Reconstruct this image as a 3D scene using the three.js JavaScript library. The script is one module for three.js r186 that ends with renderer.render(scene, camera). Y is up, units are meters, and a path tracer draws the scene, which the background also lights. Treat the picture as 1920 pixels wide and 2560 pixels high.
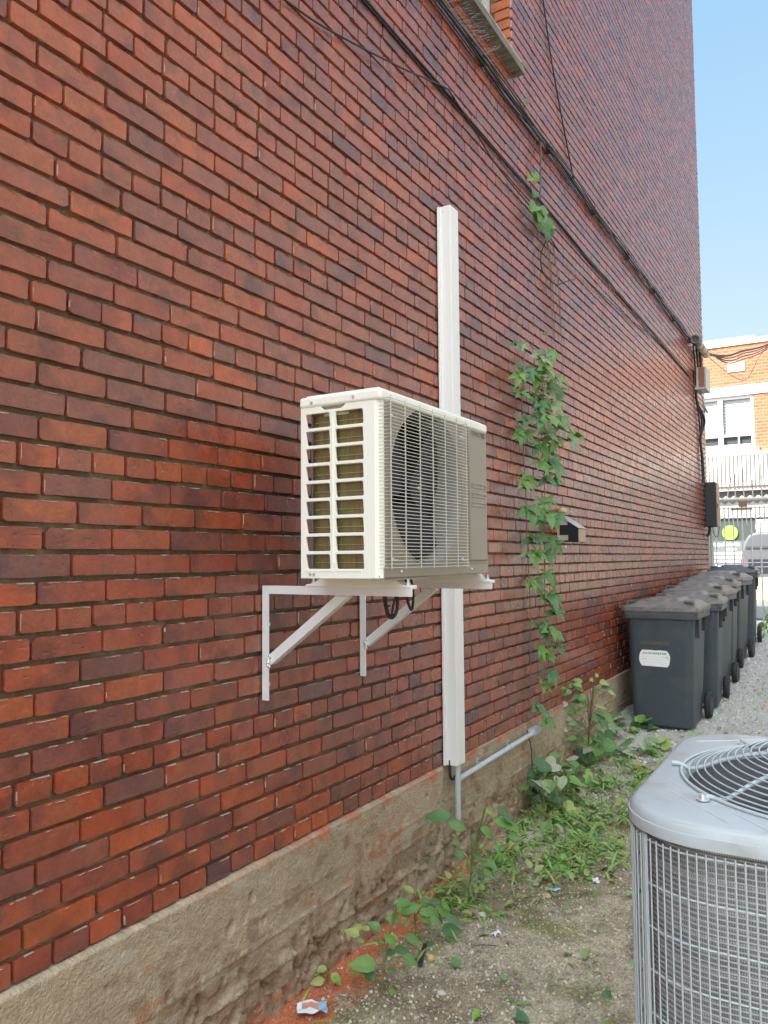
import * as THREE from 'three';
import { mergeGeometries } from 'three/addons/utils/BufferGeometryUtils.js';
import { RoundedBoxGeometry } from 'three/addons/geometries/RoundedBoxGeometry.js';

// ---------- camera ----------
const scene = new THREE.Scene();
const camera = new THREE.PerspectiveCamera(2 * Math.atan(1280 / 1960) * 180 / Math.PI, 0.75, 0.05, 600);
camera.rotation.order = 'YXZ';
camera.position.set(1.705, 1.585, 0);
camera.rotation.set(THREE.MathUtils.degToRad(3.39), THREE.MathUtils.degToRad(30.62), -0.0075);
camera.updateMatrixWorld();
const renderer = new THREE.WebGLRenderer({ antialias: true });
renderer.toneMapping = THREE.LinearToneMapping;
renderer.toneMappingExposure = 8.0;
renderer.shadowMap.enabled = true;

// ---------- sky and sun ----------
const SUN = new THREE.Vector3(-0.42, 0.70, 0.58).normalize();
{
  const w = 512, h = 256, d = new Float32Array(w * h * 4);
  for (let j = 0; j < h; j++) for (let i = 0; i < w; i++) {
    const lat = ((j + 0.5) / h - 0.5) * Math.PI, lon = ((i + 0.5) / w - 0.5) * 2 * Math.PI;
    const y = Math.sin(lat), c = Math.cos(lat), x = c * Math.cos(lon), z = c * Math.sin(lon);
    const e = Math.max(y, 0), haze = Math.pow(1 - e, 2.2);
    const g = Math.max(0, x * SUN.x + y * SUN.y + z * SUN.z);
    const halo = 0.80 * Math.pow(g, 2.0) + 1.3 * Math.pow(g, 50);
    const k = y < 0 ? Math.max(0.35, 1 + y * 4) : 1, o = (j * w + i) * 4;
    d[o] = (0.034 + 0.094 * haze + halo * 0.95) * k; d[o + 1] = (0.072 + 0.072 * haze + halo * 0.99) * k; d[o + 2] = (0.116 + 0.030 * haze + halo * 1.03) * k; d[o + 3] = 1;
  }
  const sky = new THREE.DataTexture(d, w, h, THREE.RGBAFormat, THREE.FloatType);
  sky.mapping = THREE.EquirectangularReflectionMapping; sky.magFilter = THREE.LinearFilter; sky.needsUpdate = true;
  scene.background = sky; scene.environment = sky;
}
const sun = new THREE.DirectionalLight(0xfff8f0, 2.1);
sun.position.copy(SUN).multiplyScalar(60).add(new THREE.Vector3(0, 0, -12));
sun.target.position.set(0, 0, -12); sun.castShadow = true;
Object.assign(sun.shadow.camera, { left: -45, right: 45, top: 45, bottom: -45, near: 1, far: 160 });
sun.shadow.mapSize.set(4096, 4096);
scene.add(sun, sun.target);

// ---------- helpers ----------
function rnd(seed) { let a = seed >>> 0; return () => { a = (a + 0x6D2B79F5) | 0; let t = Math.imul(a ^ (a >>> 15), 1 | a); t = (t + Math.imul(t ^ (t >>> 7), 61 | t)) ^ t; return ((t ^ (t >>> 14)) >>> 0) / 4294967296; }; }
const NT = (() => { const r = rnd(77), t = new Float32Array(65536); for (let i = 0; i < 65536; i++) t[i] = r(); return t; })();
const hash2 = (x, y) => NT[((Math.imul(x, 7919) ^ Math.imul(y, 104729)) >>> 0) & 65535];
function noise(x, y, per = 0) {
  let xi = Math.floor(x), yi = Math.floor(y); const fx = x - xi, fy = y - yi, u = fx * fx * (3 - 2 * fx), v = fy * fy * (3 - 2 * fy);
  let x1 = xi + 1, y1 = yi + 1;
  if (per) { xi = ((xi % per) + per) % per; yi = ((yi % per) + per) % per; x1 = ((x1 % per) + per) % per; y1 = ((y1 % per) + per) % per; }
  const a = hash2(xi, yi), b = hash2(x1, yi), c = hash2(xi, y1), d = hash2(x1, y1);
  return a + (b - a) * u + (c - a) * v + (a - b - c + d) * u * v;
}
function fbm(x, y, o = 4, per = 0) { let s = 0, a = 0.5, t = 0; for (let i = 0; i < o; i++) { s += a * noise(x, y, per); t += a; a *= 0.5; x *= 2; y *= 2; per *= 2; } return s / t; }
const sstep = (a, b, x) => { const t = Math.min(1, Math.max(0, (x - a) / (b - a))); return t * t * (3 - 2 * t); };
const mix = (a, b, t) => a + (b - a) * t;
const toS = (v) => { v = Math.min(1, Math.max(0, v)); return v <= 0.0031308 ? v * 12.92 : 1.055 * Math.pow(v, 1 / 2.4) - 0.055; };
function tex(w, h, fn, color = true, repeat = true) {       // fn(i, j) -> [r, g, b] linear or a number
  const d = new Uint8Array(w * h * 4);
  for (let j = 0; j < h; j++) for (let i = 0; i < w; i++) {
    const c = fn(i, j), o = (j * w + i) * 4;
    if (typeof c === 'number') d[o] = d[o + 1] = d[o + 2] = Math.max(0, Math.min(255, c * 255));
    else for (let k = 0; k < 3; k++) d[o + k] = (color ? toS(c[k]) : Math.max(0, Math.min(1, c[k]))) * 255;
    d[o + 3] = 255;
  }
  const t = new THREE.DataTexture(d, w, h); t.magFilter = THREE.LinearFilter; t.minFilter = THREE.LinearFilter;
  if (repeat) t.wrapS = t.wrapT = THREE.RepeatWrapping;
  if (color) t.colorSpace = THREE.SRGBColorSpace;
  t.needsUpdate = true; return t;
}
function canvasTex(w, h, draw) {
  const c = document.createElement('canvas'); c.width = w; c.height = h; draw(c.getContext('2d'), w, h);
  const t = new THREE.CanvasTexture(c); t.colorSpace = THREE.SRGBColorSpace; return t;
}
const rgb = (r, g, b) => new THREE.Color().setRGB(r, g, b);
const mat = (r, g, b, roughness = 0.7, extra = {}) => new THREE.MeshStandardMaterial({ color: rgb(r, g, b), roughness, metalness: 0, ...extra });
const taken = {};
function numbered(n) { const k = taken[n] = (taken[n] ?? -1) + 1; return k ? `${n}_${String(k).padStart(3, '0')}` : n; }
function flagShadow(o) { o.castShadow = true; o.receiveShadow = true; return o; }
function norm(g) { g = g.index ? g.toNonIndexed() : g; for (const k of Object.keys(g.attributes)) if (!['position', 'normal', 'uv', 'color'].includes(k)) g.deleteAttribute(k); return g; }
function merge(gs) {
  gs = gs.map(norm); const col = gs.some(g => g.attributes.color);
  for (const g of gs) {
    if (!g.attributes.uv) g.setAttribute('uv', new THREE.Float32BufferAttribute(new Float32Array(g.attributes.position.count * 2), 2));
    if (col && !g.attributes.color) g.setAttribute('color', new THREE.Float32BufferAttribute(new Float32Array(g.attributes.position.count * 3).fill(1), 3));
  }
  return gs.length > 1 ? mergeGeometries(gs) : gs[0];
}
function part(name, g, m, parent, label) { const o = flagShadow(new THREE.Mesh(Array.isArray(g) ? merge(g) : g, m)); o.name = name; parent.add(o); if (label) o.userData.label = label; return o; }
function thing(name, label, category, pos = [0, 0, 0], group) { const o = new THREE.Group(); o.name = numbered(name); o.position.set(...pos); o.userData = { label, category }; if (group) o.userData.group = group; scene.add(o); return o; }
function single(name, label, category, g, m, pos = [0, 0, 0], group) { const o = flagShadow(new THREE.Mesh(Array.isArray(g) ? merge(g) : g, m)); o.name = numbered(name); o.position.set(...pos); o.userData = { label, category }; if (group) o.userData.group = group; scene.add(o); return o; }
function structure(name, g, m) { const o = flagShadow(new THREE.Mesh(g, m)); o.name = numbered(name); o.userData = { kind: 'structure' }; scene.add(o); return o; }
function stuff(name, o, label, category, parent) { o.name = parent ? name : numbered(name); flagShadow(o); o.userData = parent ? { kind: 'stuff' } : { kind: 'stuff', label, category }; (parent || scene).add(o); return o; }
const B = (w, h, d, x = 0, y = 0, z = 0) => new THREE.BoxGeometry(w, h, d).translate(x, y, z);
const RB = (w, h, d, r, x = 0, y = 0, z = 0, s = 2) => new RoundedBoxGeometry(w, h, d, s, r).translate(x, y, z);
const V = (x, y, z) => new THREE.Vector3(x, y, z);
function tube(pts, r, seg = 0, rad = 6, closed = false) { const c = new THREE.CatmullRomCurve3(pts.map(p => p.isVector3 ? p : V(p[0], p[1], p[2])), closed, 'catmullrom', 0.5); return new THREE.TubeGeometry(c, seg || pts.length * 6, r, rad, closed); }
function rod(a, b, r, rad = 8, r2 = r) { a = V(...a); b = V(...b); const d = b.clone().sub(a), g = new THREE.CylinderGeometry(r2, r, d.length(), rad); g.applyQuaternion(new THREE.Quaternion().setFromUnitVectors(V(0, 1, 0), d.clone().normalize())); const m = a.add(b).multiplyScalar(0.5); return g.translate(m.x, m.y, m.z); }
function uvWorld(g, s = 1) {                                // uv in metres, by the way each face points
  g = norm(g); const p = g.attributes.position, n = g.attributes.normal, uv = new Float32Array(p.count * 2);
  for (let i = 0; i < p.count; i++) {
    const ax = Math.abs(n.getX(i)), ay = Math.abs(n.getY(i)), az = Math.abs(n.getZ(i));
    if (ax >= ay && ax >= az) { uv[2 * i] = p.getZ(i) * s; uv[2 * i + 1] = p.getY(i) * s; }
    else if (ay >= az) { uv[2 * i] = p.getX(i) * s; uv[2 * i + 1] = p.getZ(i) * s; } else { uv[2 * i] = p.getX(i) * s; uv[2 * i + 1] = p.getY(i) * s; }
  }
  g.setAttribute('uv', new THREE.Float32BufferAttribute(uv, 2)); return g;
}
const frustum = new THREE.Matrix4().multiplyMatrices(new THREE.Matrix4().makePerspective(-0.75 * 0.05 * 1280 / 1960, 0.75 * 0.05 * 1280 / 1960, 0.05 * 1280 / 1960, -0.05 * 1280 / 1960, 0.05, 600), camera.matrixWorldInverse);
const inView = (x, y, z) => { const v = V(x, y, z).applyMatrix4(frustum); return Math.abs(v.x) < 1.03 && Math.abs(v.y) < 1.03; };

// ---------- the brick building ----------
const CH = 0.0674, Y0 = 0.600, FAR = -11.95, NEAR = 6.0, WIN = { z0: -3.25, z1: -4.51, k0: 60, k1: 84 };
const brickMap = tex(1024, 1024, (i, j) => {                 // 1.6 m square: dark firing patches, orange patches, pits, pale smears
  const x = i / 1024, y = j / 1024;
  const a = fbm(x * 14, y * 14, 4, 14), b = fbm(x * 9 + 5.3, y * 22 + 1.7, 4, 0) , f = noise(x * 380, y * 380, 380), g = noise(x * 150, y * 150, 150);
  const warm = sstep(0.50, 0.68, a), dark = sstep(0.56, 0.70, fbm(x * 11 + 40, y * 11 + 13, 3, 0));
  let v = 0.74 + (f - 0.5) * 0.16 + (g - 0.5) * 0.14 + (fbm(x * 40, y * 40, 3, 40) - 0.5) * 0.28;
  let r = v * (1 + 0.20 * warm - 0.32 * dark), gg = v * (1 - 0.02 * warm - 0.27 * dark), bb = v * (1 - 0.18 * warm - 0.10 * dark);
  if (f > 0.965 && g > 0.45) { r *= 0.35; gg *= 0.35; bb *= 0.35; }
  const s = sstep(0.70, 0.80, fbm(x * 60 + 9, y * 200, 3, 0)) * 0.5 * sstep(0.4, 0.7, b);
  r = mix(r, 0.80, s * 0.5); gg = mix(gg, 1.0, s * 0.7); bb = mix(bb, 1.0, s * 0.7);
  return [r, gg, bb];
});
const brickBump = tex(1024, 1024, (i, j) => { const x = i / 1024, y = j / 1024; const f = noise(x * 260, y * 260, 260), p = noise(x * 120 + 3, y * 120, 120); let v = 0.55 + (f - 0.5) * 0.22 + (fbm(x * 30, y * 30, 4, 30) - 0.5) * 0.6; if (p > 0.90) v -= (p - 0.90) * 6; return v; }, false);
const brickRough = tex(512, 512, (i, j) => { const x = i / 512, y = j / 512; return 0.78 + (fbm(x * 12, y * 12, 4, 12) - 0.5) * 0.5; }, false);
const PAL = [[0.37, 0.105, 0.062], [0.41, 0.113, 0.060], [0.335, 0.098, 0.066], [0.3, 0.098, 0.076], [0.375, 0.1, 0.055], [0.46, 0.122, 0.055], [0.28, 0.098, 0.078], [0.345, 0.112, 0.076], [0.385, 0.115, 0.07], [0.23, 0.092, 0.082]];
const PW = [0.18, 0.14, 0.14, 0.11, 0.13, 0.07, 0.055, 0.08, 0.08, 0.015];
const brickLook = { map: brickMap, bumpMap: brickBump, bumpScale: 0.0019, roughnessMap: brickRough, roughness: 0.37 };
const brickMats = PAL.map(c => new THREE.MeshPhysicalMaterial({ color: rgb(...c), ior: 1.62, ...brickLook }));
const brickFieldMat = new THREE.MeshPhysicalMaterial({ vertexColors: true, ior: 1.62, ...brickLook });
function brickShape(L, H, N, r, du, dv, D = 0.021) {         // front at x = 0, worn outline, flared sides to x = -D; z is the length
  const pts = [], c = 0.003 + r() * 0.004, l = L / 2, h = H / 2, j = () => (r() - 0.5) * 0.0028 - (r() < 0.05 ? 0 : 0);
  const cc = () => (r() < 0.10 ? 0.008 + r() * 0.010 : c * (0.4 + r() * 0.9));
  const side = (n, ax, ay, bx, by) => { for (let i = 1; i <= n; i++) pts.push([mix(ax, bx, i / (n + 1)) + j(), mix(ay, by, i / (n + 1)) + j()]); };
  const m = N >= 16 ? [3, 1] : [0, 0];
  pts.push([-l + cc(), -h + j() * 0.5]); side(m[0], -l, -h, l, -h); pts.push([l - cc(), -h + j() * 0.5], [l + j() * 0.5, -h + cc()]); side(m[1], l, -h, l, h); pts.push([l + j() * 0.5, h - cc()], [l - cc(), h + j() * 0.5]);
  side(m[0], l, h, -l, h); pts.push([-l + cc(), h + j() * 0.5], [-l + j() * 0.5, h - cc()]); side(m[1], -l, h, -l, -h); pts.push([-l + j() * 0.5, -h + cc()]);
  const n = pts.length, P = [], Q = [], U = [];
  const push = (x, y, z, nx, ny, nz) => { P.push(x, y, z); Q.push(nx, ny, nz); U.push((z + du) / 1.6, (y + dv) / 1.6); };
  for (let i = 1; i < n - 1; i++) for (const k of [0, i + 1, i]) push(0, pts[k][1], pts[k][0], 1, 0, 0);
  const back = pts.map(([z, y]) => [z * (1 + 0.0022 / L), y * (1 + 0.0022 / H)]);
  for (let i = 0; i < n; i++) {
    const a = pts[i], b = pts[(i + 1) % n], A = back[i], Bk = back[(i + 1) % n];
    let ny = -(b[0] - a[0]), nz = b[1] - a[1]; const q = Math.hypot(ny, nz) || 1; ny /= q; nz /= q;
    const s = [0.25, ny * 0.97, nz * 0.97];
    for (const [x, p] of [[0, a], [0, b], [-D, Bk], [0, a], [-D, Bk], [-D, A]]) push(x, p[1], p[0], ...s);
  }
  const g = new THREE.BufferGeometry();
  g.setAttribute('position', new THREE.Float32BufferAttribute(P, 3)); g.setAttribute('normal', new THREE.Float32BufferAttribute(Q, 3)); g.setAttribute('uv', new THREE.Float32BufferAttribute(U, 2));
  return g;
}
const building = thing('brick_building', 'tall dark red brick building with a pitted concrete foundation filling the left', 'building', [0, 0, -5]);
{
  const r = rnd(11), bricks = [];
  const pick = () => { let t = r(), i = 0; while (t > PW[i] && i < PW.length - 1) t -= PW[i++]; return i; };
  const courses = Math.ceil((10.75 - Y0) / CH);
  for (let k = 0; k < courses; k++) {
    const head = k % 6 === 0, mod = head ? 0.1065 : 0.2118, runs = k >= WIN.k0 && k < WIN.k1 ? [[NEAR, WIN.z0], [WIN.z1, FAR]] : [[NEAR, FAR]];
    for (const [a, b] of runs) {
      let z = a - (head ? 0.02 * r() : (k % 2 ? 0 : 0.106)) + (r() - 0.5) * 0.03; if (a !== NEAR) { z = a; if (k % 2) { bricks.push({ k, z0: a, z1: a - 0.098, head: 1 }); z = a - 0.108; } }
      else if (!head && k % 2 === 0) bricks.push({ k, z0: a, z1: z + 0.01, head: 1 });
      while (z - 0.03 > b) {
        const L = mod - 0.0095 + (r() - 0.5) * (head ? 0.006 : 0.009); let e = z - L; if (e < b + 0.03) e = b;
        bricks.push({ k, z0: z, z1: e, head }); z = e - 0.0075 - r() * 0.005;
      }
    }
  }
  for (const q of bricks) {
    q.L = q.z0 - q.z1; q.z = (q.z0 + q.z1) / 2; q.H = CH - 0.0140 + (r() - 0.5) * 0.003; q.y = Y0 + (q.k + 0.5) * CH - 0.003 + (r() - 0.5) * 0.002 + 0.0035 * (fbm(q.z * 0.9 + 3, q.k * 0.35) - 0.5);
    q.c = pick(); q.x = (r() - 0.5) * 0.003; q.ry = (r() - 0.5) * 0.016; q.rz = (r() - 0.5) * 0.016;
    const dx = 1.705, dy = q.y - 1.585, d2 = dx * dx + dy * dy + q.z * q.z; q.big = inView(0, q.y, q.z) ? q.L * q.H / Math.pow(d2, 1.5) : 0;
  }
  const order = bricks.slice().sort((a, b) => b.big - a.big); const near = new Set(order.slice(0, 300));
  const mk = (L, n, s) => { const rr = rnd(s), o = []; for (let i = 0; i < n; i++) o.push(brickShape(L, CH - 0.0140, 16, rr, rr() * 1.6, rr() * 1.6)); return o; };
  const S = mk(0.2023, 26, 5), Hd = mk(0.097, 14, 6);
  const field = [];
  const rr = rnd(21), m4 = new THREE.Matrix4(), eu = new THREE.Euler(), qt = new THREE.Quaternion();
  for (const q of bricks) {
    if (near.has(q)) {
      const set = q.L > 0.15 ? S : Hd, base = q.L > 0.15 ? 0.2023 : 0.097;
      const o = part('brick', set[Math.floor(r() * set.length)], brickMats[q.c], building);
      o.position.set(q.x, q.y, q.z + 5); o.rotation.set(0, q.ry, q.rz); o.scale.set(1, q.H / (CH - 0.0140), q.L / base);
    } else {
      const g = brickShape(q.L, q.H, q.big > order[1500].big ? 16 : 8, rr, rr() * 1.6, rr() * 1.6);
      m4.compose(V(q.x, q.y, q.z + 5), qt.setFromEuler(eu.set(0, q.ry, q.rz)), V(1, 1, 1)); g.applyMatrix4(m4);
      const c = PAL[q.c], f = 0.9 + rr() * 0.2, col = new Float32Array(g.attributes.position.count * 3);
      for (let i = 0; i < col.length; i += 3) { col[i] = c[0] * f; col[i + 1] = c[1] * f; col[i + 2] = c[2] * f; }
      g.setAttribute('color', new THREE.Float32BufferAttribute(col, 3)); field.push(g);
    }
  }
  // crumbs of pale mortar left along the upper and side edges of the bricks
  const MP = [], mr = rnd(63), quad = (a, b, c, d) => { for (const p of [a, b, c, a, c, d]) MP.push(...p); };
  for (const q of order.slice(0, 1800)) {
    const edge = (len, at) => { let t = mr() * len * 0.6; while (t < len) { const n = 2 + Math.floor(mr() * 7); let w = 0.0004 + mr() * 0.0012; for (let i = 0; i < n && t < len - 0.004; i++) { const s = 0.004 + mr() * 0.006, w2 = Math.max(0.0004, w + (mr() - 0.5) * 0.0022); quad(at(t, -0.0012), at(t, w), at(Math.min(len, t + s), w2), at(Math.min(len, t + s), -0.0012)); t += s; w = w2; } t += mr() * 0.10; } };
    const x = q.x + 0.0012, y = q.y + q.H / 2 - 0.0006, zL = q.z + q.L / 2 - 0.0006;
    const px = (z) => x + Math.abs(q.ry * (z - q.z)) + 0.0006;
    edge(q.L - 0.008, (t, w) => { const z = zL - 0.004 - t; return [px(z) - (w < 0 ? 0.005 : 0), y - w, z + 5]; });
    if (mr() < 0.22) edge(q.H - 0.012, (t, w) => { const z = zL - w * 0.7; return [px(z) - (w < 0 ? 0.005 : 0), y - 0.004 - t, z + 5]; });
    if (mr() < 0.12) edge(q.L - 0.008, (t, w) => { const z = zL - 0.004 - t; return [px(z) - (w < 0 ? 0.005 : 0), y - q.H + 0.0012 + w, z + 5]; });
  }
  const mg = new THREE.BufferGeometry(); mg.setAttribute('position', new THREE.Float32BufferAttribute(MP, 3)); mg.computeVertexNormals();
  stuff('mortar_crumbs', new THREE.Mesh(mg, mat(0.38, 0.31, 0.235, 0.95, { side: THREE.DoubleSide })), null, null, building);
  stuff('brick_field', new THREE.Mesh(mergeGeometries(field), brickFieldMat), null, null, building);
  // mortar core behind the bricks, with the window opening left free
  const mortarMap = tex(512, 512, (i, j) => { const x = i / 512, y = j / 512, v = 0.75 + (fbm(x * 16, y * 16, 4, 16) - 0.5) * 0.5 + (noise(x * 200, y * 200, 200) - 0.5) * 0.25; const p = sstep(0.55, 0.7, fbm(x * 7 + 4, y * 7, 3, 0)); return [v * mix(0.155, 0.25, p), v * mix(0.128, 0.21, p), v * mix(0.082, 0.145, p)]; });
  const mortarMat = new THREE.MeshStandardMaterial({ map: mortarMap, bumpMap: brickBump, bumpScale: 0.004, roughness: 0.95 });
  const wy0 = Y0 + WIN.k0 * CH, wy1 = Y0 + WIN.k1 * CH, top = 10.7, X0 = -0.014, T = 0.30;
  const slab = (z0, z1, y0, y1) => uvWorld(B(T, y1 - y0, z0 - z1, X0 - T / 2, (y0 + y1) / 2, (z0 + z1) / 2 + 5));
  part('wall', [slab(NEAR, WIN.z0, 0.45, top), slab(WIN.z1, FAR + 0.004, 0.45, top), slab(WIN.z0, WIN.z1, 0.45, wy0), slab(WIN.z0, WIN.z1, wy1, top)], mortarMat, building);
  part('rear_block', uvWorld(B(7.4, 10.9, NEAR - FAR - 0.02, -4.02, 5.35, (NEAR + FAR) / 2 + 5), 1 / 1.6), new THREE.MeshStandardMaterial({ color: rgb(0.36, 0.12, 0.08), map: brickMap, roughness: 0.9 }), building);
  // window: jamb bricks, sill, frame and glass
  const win = part('window', [B(0.05, 0.06, 1.24, -0.17, wy0 + 0.07, 5 - 3.88), B(0.05, 0.06, 1.24, -0.17, wy1 - 0.04, 5 - 3.88), B(0.05, wy1 - wy0 - 0.14, 0.06, -0.17, (wy0 + wy1) / 2 + 0.015, 5 - 3.29), B(0.05, wy1 - wy0 - 0.14, 0.06, -0.17, (wy0 + wy1) / 2 + 0.015, 5 - 4.47), B(0.05, 0.05, 1.12, -0.17, 5.45, 5 - 3.88)], mat(0.6, 0.6, 0.57, 0.5), building);
  part('pane', B(0.006, wy1 - wy0 - 0.15, 1.11, -0.175, (wy0 + wy1) / 2 + 0.015, 5 - 3.88), new THREE.MeshPhysicalMaterial({ color: rgb(0.03, 0.035, 0.04), roughness: 0.04, metalness: 0 }), win);
  const jm = [mat(0.62, 0.20, 0.09, 0.85, { map: brickMap }), mat(0.55, 0.17, 0.085, 0.85, { map: brickMap }), mat(0.58, 0.2, 0.1, 0.85, { map: brickMap })];  // lighter and more orange than the wall bricks: sunlight put into the colour
  const jr = rnd(9);
  for (let k = WIN.k0; k < WIN.k1; k++) { const w = k % 2 ? 0.10 : 0.125; part('brick', uvWorld(RB(w, CH - 0.012, 0.02, 0.003, -0.013 - w / 2, Y0 + (k + 0.5) * CH, WIN.z1 + 5 + 0.004, 1), 1 / 1.6), jm[Math.floor(jr() * 3)], building); }
  part('jamb_mortar', uvWorld(B(0.14, wy1 - wy0, 0.008, -0.085, (wy0 + wy1) / 2, WIN.z1 + 5 + 0.002)), mortarMat, building);
  const wood = tex(256, 256, (i, j) => { const v = 0.6 + (fbm(i / 256 * 6, j / 256 * 60, 4) - 0.5) * 0.8; return [v * 0.30, v * 0.27, v * 0.23]; });
  const sill = part('window_sill', uvWorld(RB(0.22, 0.05, 1.46, 0.004, -0.04, wy0 - 0.022, 5 - 3.80)), new THREE.MeshStandardMaterial({ map: wood, roughness: 0.85 }), building);
  part('flashing', B(0.225, 0.004, 1.40, -0.042, wy0 + 0.006, 5 - 3.78), mat(0.66, 0.62, 0.60, 0.5), sill);
  part('caulk', [new THREE.IcosahedronGeometry(0.03, 1).scale(0.9, 0.8, 1.5).translate(0.01, wy0 + 0.02, 5 - 4.47), new THREE.IcosahedronGeometry(0.02, 1).scale(0.7, 0.7, 1.8).translate(0.035, wy0 + 0.012, 5 - 4.51)], mat(0.7, 0.68, 0.62, 0.9), sill);
}
// foundation: a cast concrete band with board lines, pits and an offset at the pipe
const pits = (() => { const r = rnd(31), o = []; for (let i = 0; i < 900; i++) { const z = 0.5 - r() * 8.5, y = 0.02 + Math.pow(r(), 1.5) * 0.5; if (y > 0.32 && r() > 0.35) continue; if (z > -1.4 && r() > 0.5) continue; o.push([z, y, 0.004 + Math.pow(r(), 3) * 0.020, 0.004 + r() * 0.016, (r() - 0.5) * 1.2]); } for (let i = 0; i < 70; i++) o.push([-1.2 - r() * 3.6, 0.10 + r() * 0.22, 0.009 + r() * 0.016, 0.014 + r() * 0.016, (r() - 0.5) * 1.6]); return o; })();
const pitGrid = {}; for (const p of pits) { const k = Math.floor(p[0] / 0.1); for (const d of [-1, 0, 1]) (pitGrid[k + d] ??= []).push(p); }
function foundX(z, y) {
  let h = (fbm(z * 4, y * 4, 2) - 0.5) * 0.006 + (fbm(z * 70, y * 70, 2) - 0.5) * 0.0016;
  for (const [yb, a, w] of [[0.345, 0.007, 0.0045], [0.235, 0.008, 0.0045], [0.43, 0.005, 0.004]]) { const d = (y - yb - 0.012 * (fbm(z * 1.3, yb * 9) - 0.5)) / w; h += a * Math.exp(-d * d) * sstep(0.3, 0.55, fbm(z * 3 + 9, yb * 30)); }
  h -= 0.009 * sstep(0.54, 0.66, fbm(z * 16 + 3, y * 30 + 8, 3)) * sstep(0.36, 0.22, y);
  for (const [pz, py, rad, dep, sk] of pitGrid[Math.floor(z / 0.1)] || []) { const a = (z - pz - sk * (y - py)) / rad, b = (y - py) / (rad * 1.5), q = a * a + b * b; if (q < 1) h -= dep * (1 - q); }
  h += z > -3.405 ? 0.016 : 0.002; h -= 0.022 * Math.exp(-Math.pow((z + 3.405) / 0.02, 2)) * (0.4 + 0.9 * noise(z * 60, y * 12));
  return 0.004 + h;
}
{
  const dustAt = (z, y) => {                                  // brick dust lodged in the pores, on the board lines and in smears
    let d = sstep(0.70, 0.78, fbm(z * 7 + 2, y * 22 + 5, 4)) * 0.4;
    const sm = Math.exp(-Math.pow((z + 2.85 + (y - 0.42) * 1.2) / 0.16, 2) - Math.pow((y - 0.42) / 0.06, 2)); d = Math.max(d, sm * sstep(0.35, 0.6, fbm(z * 30, y * 40, 3)));
    d = Math.max(d, 0.9 * sstep(0.545, 0.6, y + 0.05 * (fbm(z * 18, y * 9) - 0.5)) * sstep(0.42, 0.6, fbm(z * 10 + 7, 3.3, 3)) * sstep(-1.6, -2.2, z));
    d = Math.max(d, 0.75 * sstep(0.17, 0.05, y + 0.16 * (fbm(z * 12, y * 16, 3) - 0.5)) * sstep(0.40, 0.56, fbm(z * 26 + 1, y * 26, 3)) * sstep(-4.4, -3.3, z));
    return d;
  };
  const cmap = tex(2048, 256, (i, j) => {
    const z = 0.6 - i / 2048 * 8.6, y = -0.1 + j / 256 * 0.75, f = noise(i * 0.7, j * 0.7), a = fbm(z * 5, y * 8, 4), b = fbm(z * 40, y * 40, 3);
    let v = 0.90 + (a - 0.5) * 0.25 + (b - 0.5) * 0.3 + (f - 0.5) * 0.3;
    const soil = sstep(0.44, 0.60, fbm(z * 11 + 30, y * 14, 4) + (0.25 - y) * 0.8) * 0.9;
    let c = [v * mix(0.43, 0.30, soil), v * mix(0.345, 0.21, soil), v * mix(0.24, 0.135, soil)];
    const d = dustAt(z, y); c = [mix(c[0], 0.50 * (0.7 + f * 0.4), d), mix(c[1], 0.175 * (0.7 + f * 0.4), d), mix(c[2], 0.085, d)];
    const lime = sstep(0.66, 0.78, fbm(z * 12 + 60, y * 30, 3)) * 0.4; c = c.map((q, k) => mix(q, [0.5, 0.46, 0.38][k], lime));
    return c;
  }, true, false);
  const cb = tex(1024, 1024, (i, j) => { const x = i / 1024, y = j / 1024; return 0.5 + (fbm(x * 110, y * 110, 3, 110) - 0.5) * 0.9 + (noise(x * 300, y * 300, 300) - 0.5) * 0.5; }, false);
  const zs = []; for (let z = NEAR; z > -1; z -= 0.03) zs.push(z); for (let z = -1; z > -5.3; z -= 0.0075) zs.push(z); for (let z = -5.3; z > FAR; z -= 0.02) zs.push(z); zs.push(FAR);
  const ys = []; for (let y = -0.15; y < 0.0; y += 0.03) ys.push(y); for (let y = 0; y < 0.594; y += 0.0075) ys.push(y);
  const P = [], U = [], U1 = [], I = [], nx = zs.length, ny = ys.length + 2;
  for (const z of zs) for (let q = 0; q < ny; q++) {
    let y = ys[Math.min(q, ys.length - 1)], x = foundX(z, y); if (q === ny - 2) { y = 0.5965 + 0.004 * (noise(z * 30, 2) - 0.5); x = Math.min(x, 0.006); } if (q === ny - 1) { y = 0.5985; x = -0.03; }
    P.push(x, y, z + 5); U.push((0.6 - z) / 8.6, (y + 0.1) / 0.75); U1.push(z / 0.9, y / 0.9);
  }
  for (let a = 0; a < nx - 1; a++) for (let b = 0; b < ny - 1; b++) { const o = a * ny + b; I.push(o, o + ny, o + 1, o + 1, o + ny, o + ny + 1); }
  const g = new THREE.BufferGeometry(); g.setAttribute('position', new THREE.Float32BufferAttribute(P, 3)); g.setAttribute('uv', new THREE.Float32BufferAttribute(U, 2)); g.setAttribute('uv1', new THREE.Float32BufferAttribute(U1, 2)); g.setIndex(I); g.computeVertexNormals();
  cb.channel = 1;
  part('foundation', g, new THREE.MeshStandardMaterial({ map: cmap, bumpMap: cb, bumpScale: 0.0034, roughness: 0.95, side: THREE.DoubleSide }), building);
}
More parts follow.
